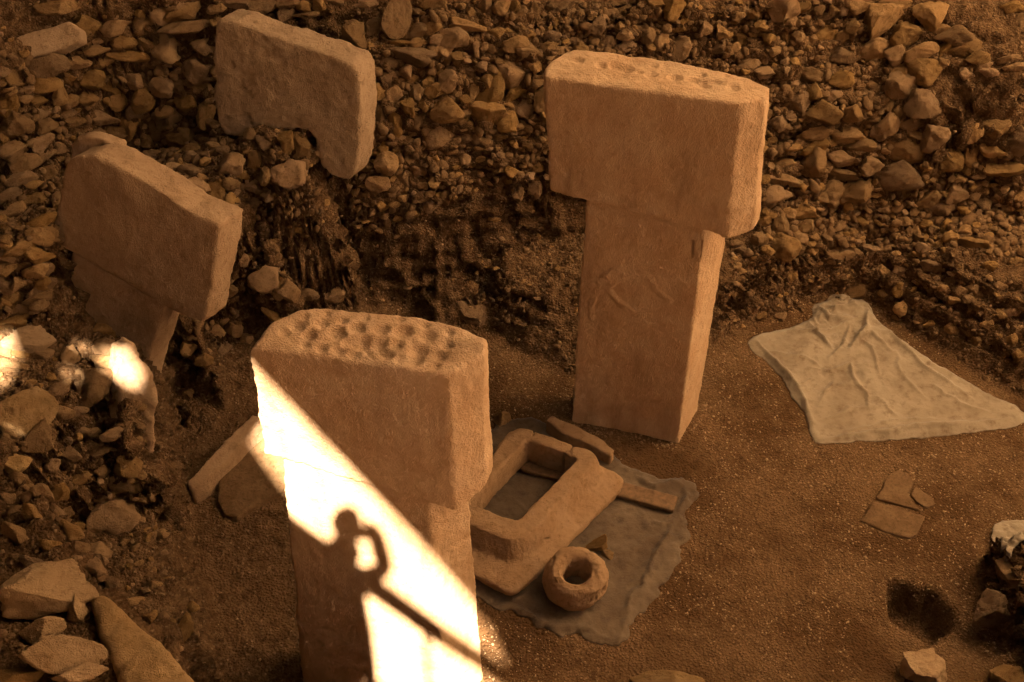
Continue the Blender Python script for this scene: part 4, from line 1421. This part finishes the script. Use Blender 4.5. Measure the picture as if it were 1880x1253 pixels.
# ---- filling: random stones over the walls, then pebbles (the many too small to pick apart)
ZONES = [  # parent, polygon in the photograph, how many, size range in metres, largest share as single stones
    (w_back, [(645, 60), (1070, 60), (1070, 320), (900, 340), (690, 430), (640, 420)], 190, .07, .17),
    (w_slope, [(690, 0), (1660, 0), (1650, 190), (1400, 250), (1400, 150), (1000, 90), (700, 60)], 260, .04, .12),
    (w_right, [(1400, 200), (1650, 190), (1720, 330), (1880, 240), (1880, 470), (1400, 470)], 180, .07, .18),
    (w_left, [(0, 90), (390, 110), (400, 300), (100, 460), (0, 440)], 170, .07, .18),
    (w_mid, [(250, 270), (600, 230), (600, 400), (470, 560), (330, 640), (420, 420)], 170, .04, .11),
    (w_stack, [(0, 400), (85, 400), (80, 600), (0, 620)], 40, .06, .14),
    (w_near, [(0, 620), (260, 650), (290, 1000), (200, 1060), (60, 890), (0, 900)], 120, .04, .11),
    (w_near, [(0, 900), (60, 890), (190, 1060), (370, 1253), (0, 1253)], 70, .03, .08),
    (w_bank, [(1330, 450), (1620, 440), (1880, 530), (1880, 740), (1600, 570), (1500, 560), (1340, 620)], 190, .03, .09),
    (w_bank, [(860, 440), (1060, 430), (1060, 690), (880, 570)], 60, .03, .08),
    (w_mid, [(330, 560), (620, 400), (1050, 440), (1050, 560), (860, 560), (330, 700)], 60, .03, .08),
    (w_near, [(150, 800), (260, 850), (330, 1150), (260, 1120), (190, 1040), (120, 950)], 80, .04, .12),
    (w_left, [(0, 0), (690, 0), (640, 60), (150, 60), (0, 100)], 40, .03, .07),
]
tri_c = (co[quads[:, 0]] + co[quads[:, 2]]) / 2
tri_a = np.linalg.norm(np.cross(co[quads[:, 2]] - co[quads[:, 0]], co[quads[:, 3]] - co[quads[:, 1]]), axis=1) / 2
tri_n = np.cross(co[quads[:, 2]] - co[quads[:, 0]], co[quads[:, 3]] - co[quads[:, 1]])
tri_n /= np.linalg.norm(tri_n, axis=1)[:, None]
dep = tri_c[:, 1] * CP - (tri_c[:, 2] - H) * SP
dep = np.where(dep < .2, .2, dep)
PXY = np.stack([940 + FPX * tri_c[:, 0] / dep, 626.5 - FPX * (tri_c[:, 1] * SP + (tri_c[:, 2] - H) * CP) / dep], 1)
infr = (PXY[:, 0] > -120) & (PXY[:, 0] < 2000) & (PXY[:, 1] > -120) & (PXY[:, 1] < 1370) & (tri_c[:, 1] > 2.5)
COUNT = {}


def fill(parent, poly, n, lo, hi):
    arr = np.array(poly, float)
    ok = infr & inpoly(PXY, arr)
    ids = np.nonzero(ok)[0]
    p = tri_a[ids] / tri_a[ids].sum()
    pl = np.array([q[0] for q in PLACED]); pr = np.array([q[1] for q in PLACED])
    newc, newr = [], []
    tries = RNG.choice(ids, n * 6, p=p)
    for t in tries:
        if len(newc) >= n: break
        c = tri_c[t]
        s = lo * (hi / lo) ** (RNG.random() ** 1.6)
        r = s / 2
        if (np.linalg.norm(pl - c, axis=1) < (pr + r) * .72).any(): continue
        if newc and (np.linalg.norm(np.array(newc) - c, axis=1) < (np.array(newr) + r) * .8).any(): continue
        newc.append(c); newr.append(r)
        o = bpy.data.objects.new('stone', random.choice(ROCKS))
        nn = Vector(tri_n[t])
        if nn.z < 0: nn = -nn
        if nn.z < .8:      # on a wall face: bedded level, as a mason lays them
            up = (Vector((0, 0, 1)) + Vector(RNG.normal(0, .16, 3))).normalized()
            xx = up.cross(nn).normalized()
            R = Matrix((xx, up.cross(xx), up)).transposed().to_4x4()
            sc3 = (r * RNG.uniform(1.0, 1.5), r * RNG.uniform(.8, 1.1), r * RNG.uniform(.55, .85))
        else:
            R = (nn + Vector(RNG.normal(0, .35, 3))).to_track_quat('Z', 'Y').to_matrix().to_4x4() @ Matrix.Rotation(RNG.uniform(0, 6.28), 4, 'Z')
            sc3 = (r * RNG.uniform(.85, 1.35), r * RNG.uniform(.65, 1.0), r * RNG.uniform(.55, .9))
        Mx = Matrix.Translation(Vector(c) + nn * r * .05 - parent.location) @ R @ Matrix.Diagonal((*sc3, 1))
        COL.objects.link(o)
        o.parent = parent
        o.matrix_local = Mx
        PLACED.append((Vector(c), r))


for z in ZONES:
    have = len(z[0].children)
    fill(z[0], z[1], min(z[2], 296 - have), z[3], z[4])


def pack(parent, polys, lo, hi, seed, limit=420):
    """the many stones that wedge between the big ones: one mesh per wall"""
    rng = np.random.default_rng(seed)
    ids = np.zeros(0, int)
    for poly in polys:
        ids = np.union1d(ids, np.nonzero(infr & inpoly(PXY, np.array(poly, float)))[0])
    p = tri_a[ids] / tri_a[ids].sum()
    pl = [tuple(q[0]) for q in PLACED]; pr = [q[1] for q in PLACED]
    L_, R_ = np.array(pl), np.array(pr)
    # keep only neighbours in reach of this zone
    lo_c, hi_c = tri_c[ids].min(0) - .4, tri_c[ids].max(0) + .4
    m = ((L_ > lo_c) & (L_ < hi_c)).all(1)
    L_, R_ = list(L_[m]), list(R_[m])
    V, Fc, nb = [], [], 0
    got = 0
    A = np.array(L_).reshape(-1, 3); B = np.array(R_)
    for t in rng.choice(ids, limit * 14, p=p):
        if got >= limit: break
        c = tri_c[t]
        r = (hi * (lo / hi) ** rng.random()) / 2 * (1 - .4 * got / limit)
        if (np.linalg.norm(A - c, axis=1) < (B + r) * .66).any(): continue
        A = np.vstack([A, c]); B = np.append(B, r); got += 1
        v, f = LOW[rng.integers(0, len(LOW))]
        nn = tri_n[t] * (1 if tri_n[t][2] > 0 else -1) + rng.normal(0, .3, 3)
        R3 = np.array((Vector(nn).to_track_quat('Z', 'Y').to_matrix() @ Matrix.Rotation(rng.uniform(0, 6.28), 3, 'Z')))
        s3 = np.array([r * rng.uniform(.95, 1.4), r * rng.uniform(.7, 1.0), r * rng.uniform(.6, .95)])
        V.append((v * s3) @ R3.T + c + nn / np.linalg.norm(nn) * r * .02); Fc.append(f + nb); nb += len(v)
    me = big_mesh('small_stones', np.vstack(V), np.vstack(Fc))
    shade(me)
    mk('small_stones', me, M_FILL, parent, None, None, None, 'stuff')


def low_rock(seed):
    me = rock_mesh('low', seed, 8 + seed % 5, 2, 1.0, .09)
    v = get_co(me); f = np.array([tuple(p.vertices) for p in me.polygons])
    bpy.data.meshes.remove(me)
    return v, f


LOW = [low_rock(500 + k) for k in range(16)]


def scatter_stuff(name, ids, n, lo, hi, flat, mat, label, cat, seed, sink=.15, power=2.2):
    rng = np.random.default_rng(seed)
    p = tri_a[ids] / tri_a[ids].sum()
    t = rng.choice(ids, n, p=p)
    bm = bmesh.new(); bmesh.ops.create_icosphere(bm, subdivisions=1, radius=1); bm.verts.ensure_lookup_table()
    base = np.array([v.co for v in bm.verts]); fc = np.array([[v.index for v in f.verts] for f in bm.faces]); bm.free()
    # angular variants
    var = []
    for k in range(12):
        b = base.copy()
        for dr in rng.normal(size=(6, 3)):
            dr /= np.linalg.norm(dr)
            b -= np.clip(b @ dr - rng.uniform(.4, .8), 0, None)[:, None] * dr
        var.append(b + rng.normal(0, .05, b.shape))
    var = np.array(var)
    size = lo * (hi / lo) ** (rng.random(n) ** power)
    V = var[rng.integers(0, 12, n)] * np.stack([rng.uniform(.8, 1.3, n), rng.uniform(.6, 1.0, n), np.full(n, flat) * rng.uniform(.7, 1.2, n)], 1)[:, None, :]
    a = rng.uniform(0, 6.28, n)
    nn = tri_n[t] * np.sign(tri_n[t][:, 2:3]) + rng.normal(0, .3, (n, 3)); nn /= np.linalg.norm(nn, axis=1)[:, None]
    h = np.stack([np.cos(a), np.sin(a), np.zeros(n)], 1)
    X = h - (h * nn).sum(1)[:, None] * nn; X /= np.linalg.norm(X, axis=1)[:, None]
    Y = np.cross(nn, X)
    j = tri_c[t] + rng.uniform(-.012, .012, (n, 3)) * np.array([1, 1, 0]) - nn * (size * sink)[:, None] * flat
    W_ = (V[:, :, 0:1] * X[:, None] + V[:, :, 1:2] * Y[:, None] + V[:, :, 2:3] * nn[:, None]) * (size / 2)[:, None, None] + j[:, None]
    nb = len(base)
    faces = (fc[None] + (np.arange(n) * nb)[:, None, None]).reshape(-1, 3)
    me = big_mesh(name, W_.reshape(-1, 3), faces)
    return mk(name, me, mat, None, label, cat, None, 'stuff')


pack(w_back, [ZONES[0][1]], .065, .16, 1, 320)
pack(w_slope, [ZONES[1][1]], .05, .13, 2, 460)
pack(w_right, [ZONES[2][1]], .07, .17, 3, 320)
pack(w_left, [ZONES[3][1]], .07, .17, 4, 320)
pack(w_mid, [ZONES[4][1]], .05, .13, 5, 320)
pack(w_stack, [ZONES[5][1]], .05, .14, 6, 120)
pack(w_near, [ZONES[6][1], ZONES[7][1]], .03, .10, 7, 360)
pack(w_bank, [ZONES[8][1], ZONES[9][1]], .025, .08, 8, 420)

is_bank = np.nonzero(infr & (wob[quads[:, 0]] < .5))[0]
is_flr = np.nonzero(infr & (wob[quads[:, 0]] >= .5) & (tri_c[:, 2] > -.12))[0]
pat = fbm(np.stack([tri_c[is_flr, 0] * .9, tri_c[is_flr, 1] * .9, np.zeros(len(is_flr))], 1), 3, 91)
scatter_stuff('bank_pebbles', is_bank, 8000, .012, .065, .8, M_PEB, 'small stones stuck in the earth banks all round', 'pebbles', 5)
scatter_stuff('floor_gravel', is_flr[pat > -.25], 17000, .009, .038, .55, M_GRAVEL, 'fine gravel strewn over the trodden pit floor', 'gravel', 6, .3)

scatter_stuff('floor_pebbles', is_flr[pat > 0.0], 700, .02, .055, .6, M_GRAVEL, 'scattered pebbles lying about on the pit floor', 'pebbles', 16, .25, 2.5)
_base = np.array([(p.x, p.y) for p in ring2(0.0)])
_dd = edge_dist(tri_c[is_flr][:, :2], _base)
_near = is_flr[(_dd < .11) & ~inpoly(tri_c[is_flr][:, :2], _base)]
scatter_stuff('foot_rubble', _near, 420, .012, .05, .7, M_PEB, 'crumbs of stone and soil round the foot of the fox pillar', 'rubble', 17, .1, 1.6)
# ------------------------------------------------------------------ shelter, walkway and the photographer (behind the lens; they shape the light)
ROOF_Z = 11.0
HOLES_PX = [[(-60, 610), (18, 612), (34, 645), (22, 690), (5, 712), (-60, 720)], [(-60, 790), (30, 796), (36, 845), (12, 890), (-60, 900)],
            [(120, 640), (150, 630), (168, 655), (150, 680), (138, 700), (122, 682)], [(186, 646), (246, 656), (268, 690), (264, 716), (206, 700)]]  # openings made up to throw the sun patches on the left ledge


def up_to(p, z):
    return p + TOSUN * ((z - p.z) / TOSUN.z)


def sunmap(px, py):          # where the sun ray reaching that spot of the near pillar crosses the roof
    return up_to(front_near(px, py), ROOF_Z)


def groundmap(px, py):
    return up_to(hit(px, py)[0], ROOF_Z)


# edge of the main sheet: its shadow runs down across the near pillar
e0, e1 = sunmap(472, 690), sunmap(888, 1130)
ed = (e1 - e0).normalized()
en = Vector((-ed.y, ed.x, 0))
if en.y > 0: en = -en          # pointing back, away from the pit
slit = [sunmap(*p) for p in ((418, 634), (888, 1130), (940, 1188), (965, 1300), (640, 1330), (585, 1060), (484, 882), (408, 790), (354, 722), (370, 655))]  # roof gap outlined to throw the band of sun on the pillar
holes = [slit]


def poly_hole(pix):
    return [groundmap(*p) for p in pix]


extra_holes = HOLES_PX if 'HOLES_PX' in globals() else []
for hpx in extra_holes:
    holes.append(poly_hole(hpx))
RX0, RX1, RY0, RY1 = -16, 15, -16, 20
YM, XM = 5.0, -3.0
outer = [Vector((x, y, ROOF_Z)) for x, y in ((RX0, RY0), (RX1, RY0), (RX1, YM), (RX0, YM))]
polys = [outer] + holes
flat = [p for pl in polys for p in pl]
tris = tessellate_polygon([[Vector((p.x, p.y, 0)) for p in pl] for pl in polys])
roof = empty('shelter_roof', (0, 2, ROOF_Z), 'large shelter roof out of view, its metal and membrane panels arranged to shape the light', 'roof')
roof['kind'] = 'thing'
mk('metal_sheet', mesh('metal_sheet', flat, tris), M_SHEET, roof)


def quad(name, a, b, c, d, mat):
    return mk(name, mesh(name, [Vector(a), Vector(b), Vector(c), Vector(d)], [(0, 1, 2, 3)]), mat, roof)


zr = ROOF_Z
quad('metal_sheet', (RX0, YM, zr), (XM, YM, zr), (XM, RY1, zr), (RX0, RY1, zr), M_SHEET)  # opaque panels placed to hold light off the left and back
YF = 11.5
quad('metal_sheet', (XM, YM, zr), (-.5, YM, zr), (-.5, YF, zr), (XM, YF, zr), M_SHEET)
quad('membrane', (-.5, YM, zr), (5, YM, zr), (5, YF, zr), (-.5, YF, zr), M_MEMB)
quad('membrane', (5, YM, zr), (RX1, YM, zr), (RX1, YF, zr), (5, YF, zr), M_MEMB_R)  # brighter panel added as the light from the right
quad('metal_sheet', (XM, YF, zr), (RX1, YF, zr), (RX1, RY1, zr), (XM, RY1, zr), M_SHEET)
for (xa, ya, xb, yb, mm) in ((RX0, RY0, RX1, RY0, M_MEMB_B), (RX1, RY0, RX1, RY1, M_MEMB_R), (RX1, RY1, RX0, RY1, M_SHEET), (RX0, RY1, RX0, RY0, M_SHEET)):  # unseen curtains, added to shut out the sky and control the side light
    quad('added_light_curtain', (xa, ya, 2.4), (xb, yb, 2.4), (xb, yb, zr - .004), (xa, ya, zr - .004), mm)

# ---- walkway with railing
Q1, Q2 = front_near(520, 945), front_near(888, 1210)         # the rail's shadow on the pillar
npl_r = ANTI.cross(Q2 - Q1).normalized()
DR = npl_r.cross(Vector((0, 0, 1))).normalized()              # level direction of the rail
if DR.x < 0: DR = -DR
NR = Vector((-DR.y, DR.x, 0))                                 # toward the pit
if NR.y < 0: NR = -NR
RP = Vector((0, 0, H)) - NR * 0.22


def railmap(px, py, off=0.0):
    p = front_near(px, py)
    p0 = RP - NR * off
    t = (p0 - p).dot(NR) / TOSUN.dot(NR)
    return p + TOSUN * t


rc = railmap(700, 1085)
print('rail z', rc.z, 'dir', DR, 'deck')
DECK_Z = H - 1.62
walk = empty('walkway', (RP.x, RP.y, DECK_Z), 'raised timber viewing walkway with a steel railing', 'walkway')
ZA = Vector((0, 0, 1))


def rail_box(name, along0, along1, z0, z1, depth, mat, off=0.0):
    c = RP - NR * off + DR * ((along0 + along1) / 2)
    c.z = (z0 + z1) / 2
    return mk(name, box_mesh(name, c, (along1 - along0) / 2, depth / 2, (z1 - z0) / 2, (DR, NR, ZA)), mat, walk)


def al(p): return (p - RP).dot(DR)


rail_box('handrail', -9, 9, rc.z - .14, rc.z + .09, .06, M_STEEL)
rail_box('lower_rail', -9, 9, DECK_Z + .12, DECK_Z + .16, .04, M_STEEL)
xp = al(railmap(784, 1200))
for k in range(-5, 6):
    rail_box('post', xp + k * 1.7 - .016, xp + k * 1.7 + .016, DECK_Z - .1, rc.z - .05, .032, M_STEEL, .004)
pe = al(railmap(648, 1150))
rail_box('solid_panel', al(railmap(150, 1000)), pe, DECK_Z - .3, rc.z - .03, .02, M_DECK, .03)  # unseen board, lengthened to block sun from the near left
for k in range(12):
    c = RP - NR * (.12 + k * .16); c.z = DECK_Z - .03
    mk('deck_board', box_mesh('deck_board', c, 9, .074, .025, (DR, NR, ZA)), M_DECK, walk)
for s in (-6, -2, 2, 6):
    for o_ in (.3, 1.8):
        c = RP - NR * o_ + DR * s
        g = gz(c.x, c.y)
        c.z = (g + DECK_Z - .06) / 2 - .05
        mk('support_post', box_mesh('support_post', c, .06, .06, (DECK_Z - .06 - g) / 2 + .05, (DR, NR, ZA)), M_STEEL, walk)

# ---- the photographer
LEAN = Vector((0, math.sin(math.radians(24)), math.cos(math.radians(24))))
BN = Vector((1, 0, 0)).cross(LEAN).normalized()
BP = Vector((0, -0.14, H - 0.02))


def body(px, py, back=0.0):
    p = front_near(px, py)
    p0 = BP - Vector((0, back, 0))
    t = (p0 - p).dot(BN) / TOSUN.dot(BN)
    return p + TOSUN * t


J = {}
J['pelvis'] = (body(640, 1180), .17)
J['belly'] = (body(632, 1125), .16)
J['chest'] = (body(622, 1062), .155)
J['neck'] = (body(630, 998), .10)
J['rs'] = (body(660, 1068), .09)
J['re'] = (body(708, 1046), .08)
J['rw'] = (body(688, 976), .065)
J['rh'] = (body(668, 962), .05)
J['ls'] = (body(602, 1030), .10)
J['le'] = (body(592, 1062), .046)
J['lw'] = (body(640, 985), .036)
pel = J['pelvis'][0]
for s, sx in (('r', .11), ('l', -.11)):
    J[s + 'hip'] = (pel + Vector((sx, -.02, -.10)), .095)
    J[s + 'knee'] = (Vector((pel.x + sx * 1.2, pel.y - .12, (pel.z + DECK_Z) / 2 - .02)), .065)
    J[s + 'ank'] = (Vector((pel.x + sx * 1.2, pel.y - .30, DECK_Z + .09)), .045)
    J[s + 'toe'] = (Vector((pel.x + sx * 1.3, pel.y - .10, DECK_Z + .045)), .042)
print('pelvis', pel, 'neck', J['neck'][0], 'head', body(636, 957))
links = [('pelvis', 'belly'), ('belly', 'chest'), ('chest', 'neck'), ('chest', 'rs'), ('rs', 're'), ('re', 'rw'), ('rw', 'rh'), ('chest', 'ls'), ('ls', 'le'), ('le', 'lw')]
for s in 'rl':
    links += [('pelvis', s + 'hip'), (s + 'hip', s + 'knee'), (s + 'knee', s + 'ank'), (s + 'ank', s + 'toe')]


def skinned(name, nodes, links, root, sub=2):
    keys = list(nodes)
    me = bpy.data.meshes.new(name)
    me.from_pydata([nodes[k][0] for k in keys], [(keys.index(a), keys.index(b)) for a, b in links], [])
    o = bpy.data.objects.new(name, me); COL.objects.link(o)
    m = o.modifiers.new('skin', 'SKIN'); m.use_smooth_shade = True
    if not me.skin_vertices:
        bm = bmesh.new(); bm.from_mesh(me); bm.verts.layers.skin.verify(); bm.to_mesh(me); bm.free()
    for k, v in zip(keys, me.skin_vertices[0].data):
        v.radius = (nodes[k][1], nodes[k][1]); v.use_root = (k == root)
    o.modifiers.new('sub', 'SUBSURF').levels = sub
    o.modifiers['sub'].render_levels = sub
    out = bpy.data.meshes.new_from_object(o.evaluated_get(bpy.context.evaluated_depsgraph_get()))
    bpy.data.objects.remove(o, do_unlink=True)
    out.name = name
    shade(out)
    return out


per = empty('person', (pel.x, pel.y, DECK_Z), 'person in dark clothes leaning on the railing and holding up a camera', 'person')
mk('clothed_body', skinned('clothed_body', J, links, 'pelvis'), M_DRESS, per)


def ball(name, c, rx, ry, rz, mat, seed, parent):
    bm = bmesh.new(); bmesh.ops.create_uvsphere(bm, u_segments=24, v_segments=16, radius=1)
    me = bpy.data.meshes.new(name); bm.to_mesh(me); bm.free()
    cc = get_co(me)
    jaw = 1 - .28 * np.clip(-cc[:, 2], 0, 1)
    cc[:, 0] *= jaw; cc[:, 1] *= 1 - .1 * np.clip(-cc[:, 2], 0, 1)
    cc[:, 1] += .22 * np.exp(-((cc[:, 0] / .16) ** 2 + ((cc[:, 2] + .1) / .18) ** 2)) * (cc[:, 1] > 0)     # nose
    set_co(me, cc * np.array([rx, ry, rz]) + np.array(c)); shade(me)
    return mk(name, me, mat, parent)


hd = body(637, 960)
ball('face', hd, .10, .11, .13, M_SKIN, 1, per)
ball('hair', hd + Vector((0, -.025, .022)), .108, .11, .127, M_HAIR, 2, per)
hand_c = body(672, 965)
for s, c0 in ((1, hand_c), (-1, body(648, 975))):
    nodes = {'w': (c0 + Vector((s * .03, -.05, -.05)), .026), 'p': (c0 + Vector((s * .025, -.01, -.02)), .03)}
    lk = [('w', 'p')]
    for i in range(4):
        b_ = c0 + Vector((s * .03, .005 + .003 * i, .012 - .018 * i))
        nodes['a%d' % i] = (b_, .0095); nodes['b%d' % i] = (b_ + Vector((-s * .012, .028, 0)), .009); nodes['c%d' % i] = (b_ + Vector((-s * .036, .034 - .002 * i, 0)), .008)
        lk += [('p', 'a%d' % i), ('a%d' % i, 'b%d' % i), ('b%d' % i, 'c%d' % i)]
    nodes['t0'] = (c0 + Vector((s * .01, -.02, -.03)), .011); nodes['t1'] = (c0 + Vector((-s * .02, -.02, -.02)), .009)
    lk += [('p', 't0'), ('t0', 't1')]
    mk('hand', skinned('hand', nodes, lk, 'p', 1), M_SKIN, per)
camc = (hand_c + body(648, 975)) / 2 + Vector((0, -.0, 0))
camc.y = min(camc.y, -0.13)
ph = empty('photo_camera', camc, 'black camera held up to the eye of the person on the walkway', 'camera')
mk('body', box_mesh('body', camc, .055, .022, .036), M_STEEL, ph)
me = loft('lens', [[camc + Vector((math.cos(a) * .03, y, math.sin(a) * .03)) for a in [2 * math.pi * k / 20 for k in range(20)]] for y in (.015, .075)])
mk('lens', me, M_STEEL, ph)
